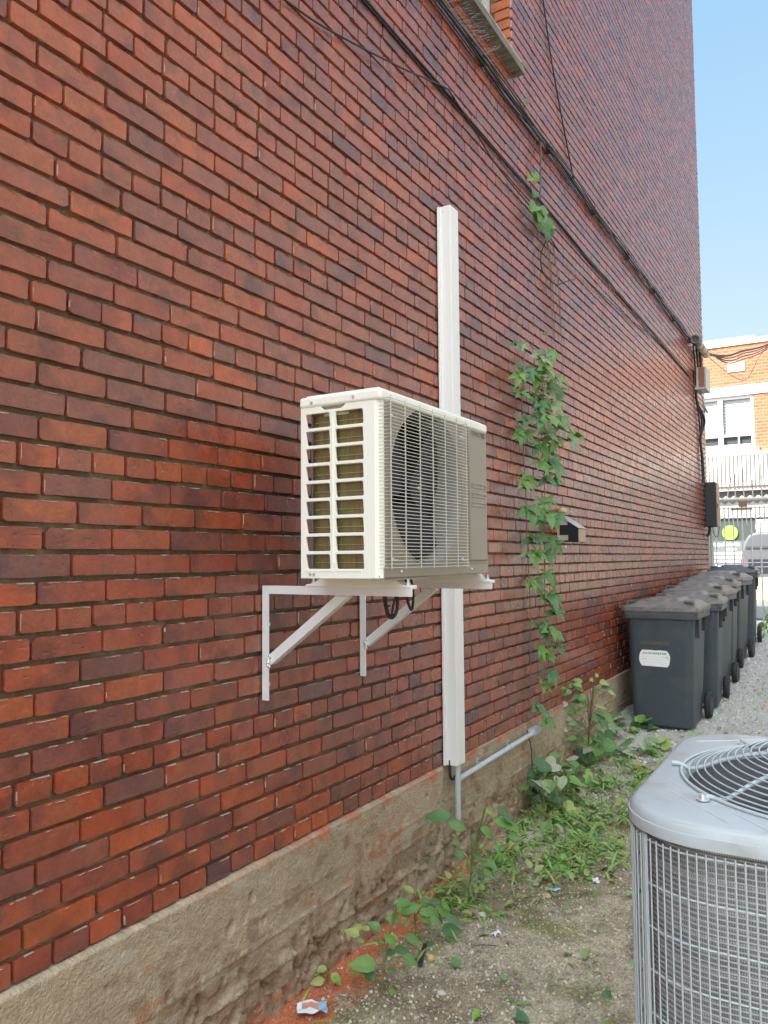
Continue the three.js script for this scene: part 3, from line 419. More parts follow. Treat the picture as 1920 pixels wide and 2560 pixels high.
// ---------- wall cables and fittings ----------
{
  const black = mat(0.014, 0.014, 0.016, 0.55), greyC = mat(0.12, 0.12, 0.125, 0.6), r = rnd(41);
  const run = (y0, jit, x0, sag, seed, z0 = 1.0, z1 = -10.9) => { const q = rnd(seed), o = []; for (let z = z0; z > z1 - 0.01; z -= 0.45) o.push([x0 + (q() - 0.5) * 0.012, y0(z) + (q() - 0.5) * jit - sag * Math.abs(Math.sin(z * 2.1 + seed)), z]); return o; };
  const up = thing('cable_bundle', 'thick bundle of black cables along the upper brick wall below the window sill', 'cables', [0.02, 4.40, -5]);
  for (let i = 0; i < 7; i++) part('cable', tube(run(z => 4.405 + (i - 3) * 0.013, 0.020, 0.014 + (i % 3) * 0.011, 0.012 * (i % 3), 60 + i).map(p => [p[0] - 0.02, p[1] - 4.40, p[2] + 5]), 0.0034 + (i % 3) * 0.0014, 110, 5), i === 5 ? greyC : black, up);
  for (let z = -0.6; z > -10.8; z -= 1.13) part('clip', B(0.03, 0.07, 0.012, -0.004, 0.004, z + 5), black, up);
  const cobs = []; const rq = rnd(8); for (let i = 0; i < 60; i++) { const z = 1.55 - rq() * 0.55, a = rq(), y = rq() * 0.06; cobs.push(rod([0.0, y - 0.02, z], [0.03 + rq() * 0.05, y + 0.04 + rq() * 0.06, z - 0.1 - 0.1 * a], 0.0006, 3)); }
  stuff('cobweb', new THREE.Mesh(merge(cobs), mat(0.3, 0.3, 0.3, 0.9)), null, null, up);
  const lo = thing('wall_cable', 'pair of dark cables in the mortar line along the wall, below the thick bundle', 'cable', [0.012, 3.95, -5]);
  for (let i = 0; i < 2; i++) part('cable', tube(run(z => 3.975 + 0.0085 * (z + 3) * 0.9 - i * 0.012, 0.008, 0.012, 0, 80 + i, 1.0, -10.9).map(p => [p[0] - 0.012, p[1] - 3.95, p[2] + 5]), 0.0075 - i * 0.003, 110, 5), black, lo);
  single('sagging_cable', 'thin black cable rising to the dark cable pair, then sagging below it', 'cable', tube([[0, -0.337, 2.834], [0, -0.284, 2.556], [0.02, -0.142, 2.004], [0.01, 0.027, 1.505], [0.012, 0.014, 1.397], [0.015, -0.045, 1.12], [0.01, -0.086, 0.862], [0.012, -0.109, 0.515], [0.012, -0.124, 0.188], [0.01, -0.182, -0.092], [0.01, -0.217, -0.58], [0, -0.15, -2.25], [0, -0.05, -3.6], [0, -0.03, -5.1]], 0.0042, 120, 5), black, [0.014, 3.95, -5]);
  single('vertical_wire', 'thin dark wire running up the bricks to the right of the window sill', 'wire', tube([[0, 0, 0], [0, 0.6, 0.43], [0, 1.02, 0.63], [0, 2.4, 1.2]], 0.0055, 30, 5), black, [0.012, 4.443, -5.718]);
  single('drop_cable', 'short dark cable dropping from the bundle to the dark cable pair behind the ivy', 'cable', tube([[0, 0, 0], [0.01, -0.1, 0.01], [0.008, -0.3, 0.015], [0.005, -0.42, 0.02]], 0.0065, 24, 5), greyC, [0.016, 4.395, -4.943]);
  single('cable_hook', 'loose black cable end curling out below the small ivy clump', 'cable', tube([[0, 0.13, 0], [0.01, -0.07, 0.19], [0.015, -0.19, 0.16], [0.03, -0.2, -0.05], [0.05, -0.16, -0.15], [0.06, -0.05, -0.42]], 0.004, 40, 5), black, [0.015, 3.65, -5.09]);
  // corner fittings
  const wh = thing('service_head', 'tan and black pipe fitting near the far corner where the overhead cables arrive', 'pipe fitting', [0.10, 4.37, -10.6]);
  part('pipe', rod([0, 0, -0.12], [0, 0.006, -0.92], 0.052, 16), mat(0.45, 0.38, 0.26, 0.6), wh);
  part('collar', rod([0, 0, 0.0], [0, 0, -0.16], 0.064, 16), mat(0.05, 0.05, 0.055, 0.5), wh);
  part('cap', new THREE.TorusGeometry(0.048, 0.016, 8, 20).translate(0, 0, 0.0), mat(0.10, 0.10, 0.10, 0.5), wh);
  part('band', [rod([0, 0.003, -0.38], [0, 0.003, -0.41], 0.055, 16), rod([0, 0.005, -0.68], [0, 0.005, -0.70], 0.055, 16)], mat(0.1, 0.09, 0.07, 0.6), wh);
  const rust = tex(128, 256, (i, j) => { const x = i / 128, y = j / 256, q = sstep(0.30, 0.42, x + 0.12 * (fbm(x * 9, y * 14, 3) - 0.5)) * sstep(0.98, 0.9, x) * sstep(0.04, 0.1, y), v = 0.8 + 0.4 * fbm(x * 12, y * 20, 3); return [v * mix(0.44, 0.26, q), v * mix(0.45, 0.115, q), v * mix(0.42, 0.065, q)]; }, true, false);
  const jb = thing('junction_box', 'rusty grey metal junction box on the wall near the far corner, above the vertical cable', 'electrical box', [0, 3.80, -11.2]);
  part('box', RB(0.14, 0.30, 0.34, 0.008, 0.08, 0.15, 0), mat(0.42, 0.43, 0.41, 0.5), jb);
  part('rusty_side', new THREE.PlaneGeometry(0.134, 0.29).translate(0.08, 0.15, 0.1725), new THREE.MeshStandardMaterial({ map: rust, roughness: 0.75 }), jb);
  part('lid', RB(0.012, 0.305, 0.35, 0.004, 0.154, 0.15, 0), mat(0.46, 0.47, 0.45, 0.45), jb);
  const vc = thing('riser_cables', 'black cables running down the far corner of the wall between two boxes', 'cables', [0.02, 2.60, -11.35]);
  for (let i = 0; i < 3; i++) part('cable', tube([[0.02 * i, 1.78, 0.4 - i * 0.12], [0.01 + 0.02 * i, 1.5, 0.35 - i * 0.1], [0.0, 1.1, 0.28], [0.02 * i, 0.85, 0.1 - i * 0.1], [0.0, 0.6, 0.02], [0.005 * i, 0.3, -0.02], [0.006 * i, -0.02, -0.03 - i * 0.02]], 0.011 + i * 0.003, 50, 6), black, vc);
  for (let i = 0; i < 4; i++) part('wire_loop', tube([[0.04, 1.2, 0.2 - i * 0.03], [0.07, 1.05, 0.17], [0.07 + 0.01 * i, 0.93, 0.05 - i * 0.05], [0.05, 1.05, -0.12]], 0.004, 30, 4), i % 2 ? mat(0.5, 0.5, 0.48, 0.5) : greyC, vc);
  const mb = thing('meter_box', 'black and tan cabinet hung low on the far corner of the wall above the bins', 'electrical box', [0, 1.985, -11.68]);
  part('cabinet', RB(0.14, 0.62, 0.22, 0.012, 0.085, 0.31, 0), mat(0.018, 0.019, 0.022, 0.45), mb);
  part('door', RB(0.02, 0.60, 0.215, 0.006, 0.166, 0.31, 0), mat(0.36, 0.25, 0.16, 0.4, { metalness: 0.3 }), mb);
  part('notice', B(0.001, 0.09, 0.07, 0.1768, 0.47, -0.02), mat(0.62, 0.55, 0.42, 0.7), mb);
  part('latch', B(0.012, 0.05, 0.012, 0.172, 0.29, 0.107), black, mb);
  part('cable_tail', tube([[0.06, 0.01, 0.05], [0.05, -0.08, 0.05], [0.02, -0.13, 0.06]], 0.02, 16, 6), black, mb);
  part('loop', tube([[0.1, 0.0, 0.08], [0.11, -0.1, 0.06], [0.15, -0.13, 0.0], [0.17, 0.0, -0.04]], 0.005, 24, 5), black, mb);
  // small black box fixture with a tan face
  const fx = thing('wall_fixture', 'small black box fixture with sloping lid and tan front, beside the hanging vine', 'fixture', [0, 1.69, -5.29]);
  const s = new THREE.Shape(); s.moveTo(0.012, 0.0); s.lineTo(0.138, -0.004); s.lineTo(0.138, 0.088); s.lineTo(0.012, 0.172); s.closePath();
  part('housing', new THREE.ExtrudeGeometry(s, { depth: 0.16, bevelEnabled: true, bevelSize: 0.001, bevelThickness: 0.001, bevelSegments: 1 }).translate(0, 0, -0.08), mat(0.010, 0.013, 0.018, 0.5), fx);
  part('face', B(0.003, 0.086, 0.152, 0.142, 0.042, 0), mat(0.40, 0.29, 0.19, 0.45), fx);
  part('lid', B(0.165, 0.004, 0.175, 0, 0, 0).rotateZ(-Math.atan2(0.084, 0.126)).translate(0.079, 0.135, 0), mat(0.50, 0.50, 0.52, 0.35), fx);
  part('tape', [B(0.075, 0.036, 0.002, 0.034, 0.026, 0.083), B(0.06, 0.044, 0.002, 0.038, 0.135, 0.083).rotateZ(0), B(0.012, 0.25, 0.02, 0.006, 0.06, 0.09), B(0.05, 0.014, 0.03, 0.03, -0.035, 0.08)], mat(0.62, 0.60, 0.55, 0.35, { metalness: 0.4 }), fx);
  part('foam', new THREE.IcosahedronGeometry(0.035, 1).scale(0.8, 0.8, 1.2).translate(0.03, 0.205, 0.06), mat(0.66, 0.45, 0.22, 0.9), fx);
  part('bracket', B(0.09, 0.012, 0.03, 0, 0, 0).rotateZ(-0.5).translate(0.065, 0.205, 0.0), mat(0.6, 0.6, 0.6, 0.35, { metalness: 0.6 }), fx);
}
// ---------- wheeled bins ----------
function loft(sections, n = 36) {                              // sections: [y, half x, half z, corner radius, centre x, centre z]
  const ring = ([y, a, b, r, cx = 0, cz = 0]) => { const o = []; for (let q = 0; q < 4; q++) for (let i = 0; i <= n / 4; i++) { const t = (q + i / (n / 4)) * Math.PI / 2, sx = [1, -1, -1, 1][q], sz = [1, 1, -1, -1][q]; o.push([cx + sx * (a - r) + r * Math.cos(t), y, cz + sz * (b - r) + r * Math.sin(t)]); } return o; };
  const R = sections.map(ring), m = R[0].length, P = [], I = [];
  R.forEach(q => q.forEach(p => P.push(...p)));
  for (let s = 0; s < R.length - 1; s++) for (let i = 0; i < m; i++) { const a = s * m + i, b = s * m + (i + 1) % m; I.push(a, a + m, b, b, a + m, b + m); }
  const cap = (s, up) => { const c = P.length / 3, q = sections[s]; P.push(q[4] || 0, q[0], q[5] || 0); for (let i = 0; i < m; i++) { const a = s * m + i, b = s * m + (i + 1) % m; up ? I.push(a, c, b) : I.push(a, b, c); } };
  cap(0, false); cap(R.length - 1, true);
  let g = new THREE.BufferGeometry(); g.setAttribute('position', new THREE.Float32BufferAttribute(P, 3)); g.setIndex(I); g = g.toNonIndexed(); g.computeVertexNormals(); return g;
}
import { toCreasedNormals } from 'three/addons/utils/BufferGeometryUtils.js';
const binTex = (() => tex(512, 512, (i, j) => { const x = i / 512, y = j / 512; let v = 0.9 + (fbm(x * 16, y * 5, 4, 0) - 0.5) * 0.12 + (noise(x * 200, y * 200, 200) - 0.5) * 0.10; const d = sstep(0.52, 0.72, fbm(x * 8 + 2, y * 8, 4, 8)) * 0.08, sc = noise(x * 60 + 3, y * 16, 0) > 0.97 && x > 0.05 && x < 0.95 ? 0.2 : 0; let c = [0.052 * v, 0.068 * v, 0.082 * v]; c = [mix(c[0], 0.20, d + sc), mix(c[1], 0.19, d + sc), mix(c[2], 0.17, d + sc)]; return c; }))();
const binMat = new THREE.MeshStandardMaterial({ map: binTex, roughness: 0.5 });
const lidTex = tex(512, 512, (i, j) => { const x = i / 512, y = j / 512, v = 0.9 + (fbm(x * 9, y * 9, 4, 9) - 0.5) * 0.4, d = 0.5 + 0.5 * sstep(0.40, 0.62, fbm(x * 24, y * 24, 4, 24)); return [v * mix(0.07, 0.20, d), v * mix(0.08, 0.18, d), v * mix(0.09, 0.155, d)]; });
const lidMat = new THREE.MeshStandardMaterial({ map: lidTex, roughness: 0.42 }), lidBlue = new THREE.MeshStandardMaterial({ map: lidTex, color: rgb(0.45, 0.5, 0.65), roughness: 0.32 });
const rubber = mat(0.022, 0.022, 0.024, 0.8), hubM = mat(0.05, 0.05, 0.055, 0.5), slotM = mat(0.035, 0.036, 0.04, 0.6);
{
  const crease = (g) => uvWorld(toCreasedNormals(g, 0.6), 1.0);
  function makeBin(label) {                                    // front face towards +z at z = 0.36
    const b = thing('wheeled_bin', label, 'bin', [0, 0, 0], 'grey wheeled bins in a row along the wall');
    part('body', crease(loft([[0.0, 0.215, 0.24, 0.05, 0, 0.06], [0.015, 0.228, 0.255, 0.055, 0, 0.06], [0.30, 0.240, 0.285, 0.06, 0, 0.045], [0.80, 0.258, 0.325, 0.065, 0, 0.02], [0.885, 0.262, 0.333, 0.065, 0, 0.015]])), binMat, b);
    part('rim', crease(loft([[0.862, 0.276, 0.348, 0.05, 0, 0.01], [0.866, 0.291, 0.358, 0.05, 0, 0.005], [0.905, 0.294, 0.361, 0.05, 0, 0.005], [0.912, 0.290, 0.357, 0.05, 0, 0.005]])), binMat, b);
    for (const x of [-0.21, -0.13, 0, 0.13, 0.21]) part('rib', B(0.004, 0.06, 0.012, x, 0.835, 0.352), binMat, b);
    const lid = part('lid', crease(loft([[0.914, 0.296, 0.363, 0.05, 0, 0.0], [0.930, 0.302, 0.370, 0.05, 0, 0], [0.958, 0.298, 0.364, 0.05, 0, 0], [0.968, 0.270, 0.325, 0.05, 0, 0], [0.995, 0.235, 0.29, 0.05, 0, -0.01], [1.000, 0.22, 0.27, 0.05, 0, -0.01]])), lidMat, b);
    part('raised_panel', crease(loft([[0.97, 0.165, 0.315, 0.02, 0, 0.0], [1.020, 0.120, 0.235, 0.02, 0, -0.03], [1.024, 0.11, 0.225, 0.02, 0, -0.03]])), lidMat, lid);
    for (const x of [-0.222, 0.222]) { part('grip', [B(0.075, 0.012, 0.05, x, 1.004, 0.262).rotateX(0), B(0.012, 0.03, 0.05, x + (x > 0 ? 0.036 : -0.036), 0.988, 0.262)], lidMat, lid); part('grip_hole_shade', B(0.052, 0.024, 0.012, x, 0.985, 0.287), slotM, lid); }  // near-black box under each grip: the shade of the grip hole as colour
    for (const s of [-1, 1]) {
      for (const [z, h] of [[0.20, 0.15], [-0.14, 0.12]]) part('side_dark_box', B(0.030, h, 0.018, s * 0.268, 0.862 - h / 2, z), slotM, b);  // near-black boxes on both sides below the rim
      const w = part('wheel', [new THREE.CylinderGeometry(0.075, 0.075, 0.05, 28).rotateZ(Math.PI / 2).translate(s * 0.268, 0.105, -0.255)], hubM, b);
      part('tyre', new THREE.TorusGeometry(0.088, 0.026, 10, 32).scale(1, 1, 1.0).rotateY(Math.PI / 2).translate(s * 0.268, 0.112, -0.255), rubber, w);
      for (let k = 0; k < 6; k++) part('spoke', B(0.056, 0.012, 0.06, 0, 0, 0.038).rotateX(k * Math.PI / 3).translate(s * 0.268, 0.108, -0.255), hubM, w);
    }
    part('axle', rod([-0.25, 0.105, -0.255], [0.25, 0.105, -0.255], 0.011, 8), steel, b);
    part('handle_bar', [rod([-0.20, 0.93, -0.42], [0.20, 0.93, -0.42], 0.014, 10), B(0.03, 0.04, 0.08, -0.15, 0.915, -0.39), B(0.03, 0.04, 0.08, 0.15, 0.915, -0.39)], binMat, b);
    return b;
  }
  const spots = [[0.367, 0.217, -6.575, 0, 'nearest of the grey wheeled bins, with a white sticker on its front'], [0.415, 0.236, -7.42, 0.06, 'second grey wheeled bin of the row, right behind the bin with the sticker'], [0.385, 0.285, -8.17, -0.05, 'third grey wheeled bin of the row, counted from the white sticker'], [0.37, 0.338, -8.93, 0.04, 'fourth grey wheeled bin of the row, counted from the white sticker'], [0.385, 0.382, -9.69, -0.06, 'fifth grey wheeled bin, in front of the dark blue lidded bin'], [0.395, 0.445, -10.85, 0.05, 'farthest wheeled bin, dark blue lid, standing by the street gate']];
  const proto = makeBin(spots[0][4]);
  const st = canvasTex(512, 310, (c, w, h) => { c.fillStyle = '#e4e8e4'; c.fillRect(0, 0, w, h); c.font = 'bold 50px sans-serif'; c.textBaseline = 'middle'; c.fillStyle = '#c0302c'; c.save(); c.translate(60, 62); c.scale(1.2, 1); c.fillText('SSI', 0, 0); c.restore(); c.fillStyle = '#2a2e33'; c.save(); c.translate(152, 62); c.scale(300 / c.measureText('SCHAEFER').width, 1); c.fillText('SCHAEFER', 0, 0); c.restore(); c.strokeStyle = '#b9c1bc'; c.lineWidth = 3; for (const y of [130, 180, 230]) { c.beginPath(); c.moveTo(40, y); c.lineTo(470, y); c.stroke(); } c.strokeStyle = '#5a625e'; c.lineWidth = 4; c.beginPath(); c.moveTo(390, 110); c.quadraticCurveTo(430, 140, 490, 150); c.moveTo(440, 100); c.lineTo(500, 165); c.moveTo(370, 275); c.lineTo(395, 262); c.moveTo(40, 190); c.quadraticCurveTo(80, 165, 130, 160); c.stroke(); });
  const face = (y) => 0.045 + 0.285 + (y - 0.30) / 0.5 * 0.015 + 0.0015;
  spots.forEach(([x, y, z, turn, label], i) => {
    let o = proto;
    if (i) { o = proto.clone(); o.name = numbered('wheeled_bin'); o.userData = { ...proto.userData, label }; scene.add(o); }
    o.position.set(x, y, z - 0.36); o.rotation.y = turn;
    if (i === 5) o.traverse(q => { if (['lid', 'raised_panel'].includes(q.name)) q.material = lidBlue; });
  });
  const ss = new THREE.Shape(); ss.moveTo(-0.095, 0.065); ss.lineTo(-0.02, 0.066); ss.quadraticCurveTo(0, 0.060, 0.03, 0.066); ss.lineTo(0.095, 0.063); ss.quadraticCurveTo(0.128, 0.03, 0.118, -0.01); ss.quadraticCurveTo(0.116, -0.05, 0.098, -0.066); ss.lineTo(-0.10, -0.062); ss.quadraticCurveTo(-0.13, -0.02, -0.118, 0.02); ss.quadraticCurveTo(-0.112, 0.05, -0.095, 0.065); ss.closePath();
  const sg = new THREE.ShapeGeometry(ss, 8), sp = sg.attributes.position; for (let i = 0; i < sp.count; i++) sg.attributes.uv.setXY(i, (sp.getX(i) + 0.122) / 0.244, (sp.getY(i) + 0.066) / 0.132);
  const stk = part('sticker', sg.rotateX(-0.03), new THREE.MeshStandardMaterial({ map: st, roughness: 0.55 }), proto); stk.position.set(-0.042, 0.548, face(0.548) + 0.0025);
  const em = canvasTex(512, 96, (c, w, h) => { c.fillStyle = '#3d4247'; c.fillRect(0, 0, w, h); c.fillStyle = '#6e5a48'; c.fillRect(0, 6, w, 4); c.fillRect(0, h - 12, w, 4); c.font = 'bold 52px sans-serif'; c.textBaseline = 'middle'; c.save(); c.translate(4, h / 2); c.scale(500 / c.measureText('SSI SCHÄFER').width, 1); c.fillText('SSI SCHÄFER', 0, 0); c.restore(); });
  const emb = part('embossed_name', new THREE.PlaneGeometry(0.236, 0.040).rotateX(-0.03), new THREE.MeshStandardMaterial({ map: em, roughness: 0.5 }), proto); emb.position.set(-0.035, 0.670, face(0.670) + 0.0015);
}
// ---------- ground condenser at the right ----------
{
  const grey = mat(0.43, 0.485, 0.51, 0.42), wire = mat(0.46, 0.52, 0.55, 0.4), HS = 0.478, R = 0.19, topY = 0.925;
  const u = thing('ground_condenser', 'large square grey condenser with wire caged coil and round fan guard on top', 'condenser', [1.72, 0.105, -2.235]);
  const sq = (h, r, n = 10) => { const o = []; for (let q = 0; q < 4; q++) for (let i = 0; i <= n; i++) { const t = (q + i / n) * Math.PI / 2, sx = [1, -1, -1, 1][q], sz = [1, 1, -1, -1][q]; o.push([sx * (h - r) + r * Math.cos(t), sz * (h - r) + r * Math.sin(t)]); } return o; };
  const ringTube = (h, r, y, rad, k) => {                       // a wire bent to a rounded square
    const c = sq(h, r, 6), P = [], I = [], m = c.length; c.forEach(([x, z], i) => { const a = c[(i + m - 1) % m], b = c[(i + 1) % m], tx = b[0] - a[0], tz = b[1] - a[1], l = Math.hypot(tx, tz), nx = tz / l, nz = -tx / l; for (let q = 0; q < k; q++) { const t = q / k * Math.PI * 2; P.push(x + nx * rad * Math.cos(t), y + rad * Math.sin(t), z + nz * rad * Math.cos(t)); } });
    for (let i = 0; i < m; i++) for (let q = 0; q < k; q++) { const a = i * k + q, b = i * k + (q + 1) % k, d = ((i + 1) % m) * k + q, e = ((i + 1) % m) * k + (q + 1) % k; I.push(a, b, d, b, e, d); }
    const g = new THREE.BufferGeometry(); g.setAttribute('position', new THREE.Float32BufferAttribute(P, 3)); g.setIndex(I); g.computeVertexNormals(); return g.toNonIndexed();
  };
  // lid: rounded square tray with a round hole
  const N = 96, FR = 0.405, prof = (a) => { const pts = sq(1, R / HS, 12), L = pts.length; return pts[Math.floor(a * L) % L]; };
  const ang = []; for (let i = 0; i < N; i++) ang.push(i / N * Math.PI * 2);
  const edge = (t, h, r) => { const c = Math.cos(t), s = Math.sin(t), k = h - r, ax = Math.abs(c), az = Math.abs(s); let d; if (az * h <= ax * k || ax < 1e-6 && false) d = h / ax; else if (ax * h <= az * k) d = h / az; else { const bx = k, bz = k, dot = ax * bx + az * bz, q = bx * bx + bz * bz - r * r; d = dot + Math.sqrt(Math.max(0, dot * dot - q)); } return [c * d, s * d]; };
  const rows = [[0, FR - 0.004, topY - 0.030], [0, FR, topY - 0.006], [0, FR + 0.006, topY], [1, HS - 0.016, topY - 0.001], [1, HS - 0.006, topY - 0.004], [1, HS + 0.002, topY - 0.011], [1, HS + 0.005, topY - 0.020], [1, HS + 0.0062, topY - 0.0225], [1, HS + 0.009, topY - 0.0235], [1, HS + 0.010, topY - 0.047], [1, HS + 0.002, topY - 0.049]];
  const P = [], I = []; rows.forEach(([k, h, y]) => ang.forEach(t => { const e = k ? edge(t, h, R - (HS - h)) : [Math.cos(t) * h, Math.sin(t) * h]; P.push(e[0], y, e[1]); }));
  for (let s = 0; s < rows.length - 1; s++) for (let i = 0; i < N; i++) { const a = s * N + i, b = s * N + (i + 1) % N; I.push(a, b, a + N, b, b + N, a + N); }
  let lg = new THREE.BufferGeometry(); lg.setAttribute('position', new THREE.Float32BufferAttribute(P, 3)); lg.setIndex(I); lg = uvWorld(toCreasedNormals(lg.toNonIndexed(), 0.7));
  const lidT = tex(512, 512, (i, j) => { const x = i / 512, y = j / 512, v = 0.96 + (fbm(x * 6, y * 6, 4, 6) - 0.5) * 0.14, d = sstep(0.60, 0.76, fbm(x * 9 + 2, y * 9, 4)) * 0.4, s = noise(x * 300, y * 300, 300) > 0.985 ? 0.5 : 0; return [mix(0.43 * v, 0.31, d + s), mix(0.485 * v, 0.29, d + s), mix(0.51 * v, 0.26, d + s)]; });
  const lid = part('top_cover', lg, new THREE.MeshStandardMaterial({ map: lidT, roughness: 0.4, side: THREE.DoubleSide }), u);
  for (const [x0, z0, x1, z1] of [[-0.42, 0.17, -0.17, 0.455], [-0.40, 0.26, -0.25, 0.44], [-0.38, -0.33, -0.20, -0.45], [-0.43, -0.30, -0.25, -0.42]]) part('crease', rod([x0, topY, z0], [x1, topY, z1], 0.0016, 6), mat(0.56, 0.61, 0.62, 0.35), lid);
  for (const [x, z] of [[-0.455, 0.30], [0.30, 0.487], [-0.486, -0.30]]) { const g = new THREE.CylinderGeometry(0.008, 0.009, 0.010, 6); g.rotateX(Math.PI / 2); if (Math.abs(x) > 0.4) g.rotateY(-Math.PI / 2 + (z > 0 ? 0.6 : 0)); part('bolt', g.translate(x, topY - 0.034, z), steel, lid); }
  // fan guard: rings on bent spokes
  const guard = part('fan_guard', new THREE.TorusGeometry(FR + 0.010, 0.0042, 6, 72).rotateX(Math.PI / 2).translate(0, topY + 0.004, 0), wire, u);
  const dome = (q) => topY + 0.006 + 0.058 * sstep(FR + 0.01, FR * 0.55, q);
  for (let k = 1; k < 21; k++) { const q = FR + 0.010 - k * 0.0185; if (q < 0.04) break; part('ring', new THREE.TorusGeometry(q, 0.0021, 6, 64).rotateX(Math.PI / 2).translate(0, dome(q), 0), wire, guard); }
  for (let k = 0; k < 8; k++) { const t = (k % 2 ? 3.09 : 2.382) + Math.floor(k / 2) * Math.PI / 2, c = Math.cos(t), s = Math.sin(t), pts = []; for (const q of [FR + 0.036, FR + 0.02, FR - 0.01, FR * 0.9, FR * 0.75, FR * 0.55, 0.15, 0.05]) pts.push([c * q, (q > FR + 0.01 ? topY + 0.008 : dome(q) - 0.010), s * q]); part('spoke', tube(pts, 0.0055, 40, 8), wire, guard); if (k % 2 === 0) part('bolt', [new THREE.CylinderGeometry(0.015, 0.015, 0.003, 20).translate(c * (FR + 0.038), topY + 0.004, s * (FR + 0.038)), new THREE.CylinderGeometry(0.008, 0.009, 0.011, 6).translate(c * (FR + 0.038), topY + 0.010, s * (FR + 0.038))], steel, guard); }
  // fan and inside
  part('shroud', new THREE.CylinderGeometry(FR - 0.002, FR - 0.002, 0.22, 56, 1, true).translate(0, topY - 0.14, 0), mat(0.16, 0.17, 0.18, 0.5, { side: THREE.DoubleSide }), u);
  const fan = part('fan', new THREE.CylinderGeometry(0.10, 0.10, 0.10, 24).translate(0, topY - 0.14, 0), mat(0.06, 0.065, 0.07, 0.5), u);
  for (let k = 0; k < 4; k++) part('blade', B(0.30, 0.004, 0.20, 0.24, 0, 0).rotateX(0.45).rotateY(k * Math.PI / 2 + 0.3).translate(0, topY - 0.16, 0), mat(0.30, 0.32, 0.34, 0.4), fan);
  part('inner_floor', B(0.80, 0.01, 0.80, 0, 0.02, 0), mat(0.34, 0.35, 0.36, 0.6), u);
  // coil and its corner post
  const ct = tex(256, 512, (i, j) => { const fin = (i % 4) < 2 ? 1.0 : 0.5, tubeB = (j % 24) < 5 ? 1.5 : 1.0, v = fin * tubeB * (0.6 + 0.6 * fbm(i / 40, j / 40, 3)); return [0.40 * v, 0.41 * v, 0.415 * v]; });
  const cp = sq(HS - 0.030, R - 0.02, 10), CPp = [], CU = [], CI = []; let len = 0; for (let i = 0; i <= cp.length; i++) { const p = cp[i % cp.length]; if (i) { const o = cp[i - 1]; len += Math.hypot(p[0] - o[0], p[1] - o[1]); } for (const y of [0.02, topY - 0.03]) { CPp.push(p[0], y, p[1]); CU.push(len * 3.2, y * 1.6); } if (i) { const o = (i - 1) * 2; CI.push(o, o + 1, o + 2, o + 1, o + 3, o + 2); } }
  const cg = new THREE.BufferGeometry(); cg.setAttribute('position', new THREE.Float32BufferAttribute(CPp, 3)); cg.setAttribute('uv', new THREE.Float32BufferAttribute(CU, 2)); cg.setIndex(CI); cg.computeVertexNormals();
  const coil = part('coil', cg, new THREE.MeshStandardMaterial({ map: ct, roughness: 0.5, metalness: 0.3, side: THREE.DoubleSide }), u);
  const ridges = []; for (let y = 0.04; y < topY - 0.05; y += 0.0115) ridges.push(ringTube(HS - 0.028, R - 0.018, y, 0.0026, 4));
  part('coil_row', ridges, mat(0.44, 0.45, 0.455, 0.45, { metalness: 0.2 }), coil);
  part('base_rail', RB(2 * HS, 0.05, 2 * HS, 0.02, 0, 0.005, 0), grey, u);
  // wire cage
  const cage = part('wire_cage', ringTube(HS, R, 0.035, 0.0024, 5), wire, u);
  for (let k = 1; k <= 9; k++) part('wire', ringTube(HS, R, 0.035 + k * 0.0915, 0.0024, 5), wire, cage);
  const path = sq(HS + 0.003, R, 24); let per = 0; const acc = [0]; for (let i = 1; i <= path.length; i++) { const a = path[i - 1], b = path[i % path.length]; per += Math.hypot(b[0] - a[0], b[1] - a[1]); acc.push(per); }
  const vg = rod([0, 0.03, 0], [0, topY - 0.058, 0], 0.0019, 5), nW = Math.round(per / 0.0185);
  for (let w = 0; w < nW; w++) { const d = (w + 0.5) / nW * per; let i = 1; while (acc[i] < d) i++; const f = (d - acc[i - 1]) / (acc[i] - acc[i - 1]), a = path[i - 1], b = path[i % path.length]; const o = part('wire', vg, wire, cage); o.position.set(mix(a[0], b[0], f), 0, mix(a[1], b[1], f)); }
  { const t = 2.36, e = edge(t, HS + 0.002, R); part('corner_strip', B(0.014, topY - 0.06, 0.004, 0, 0, 0).rotateY(-t + Math.PI / 2).translate(e[0], topY / 2 - 0.025, e[1]), wire, cage); }
  single('concrete_pad', 'flat concrete pad under the large grey condenser', 'pad', uvWorld(RB(1.14, 0.08, 1.14, 0.01, 0, 0.04, 0)), new THREE.MeshStandardMaterial({ map: concTex, roughness: 0.9 }), [1.72, 0.022, -2.235]);
}
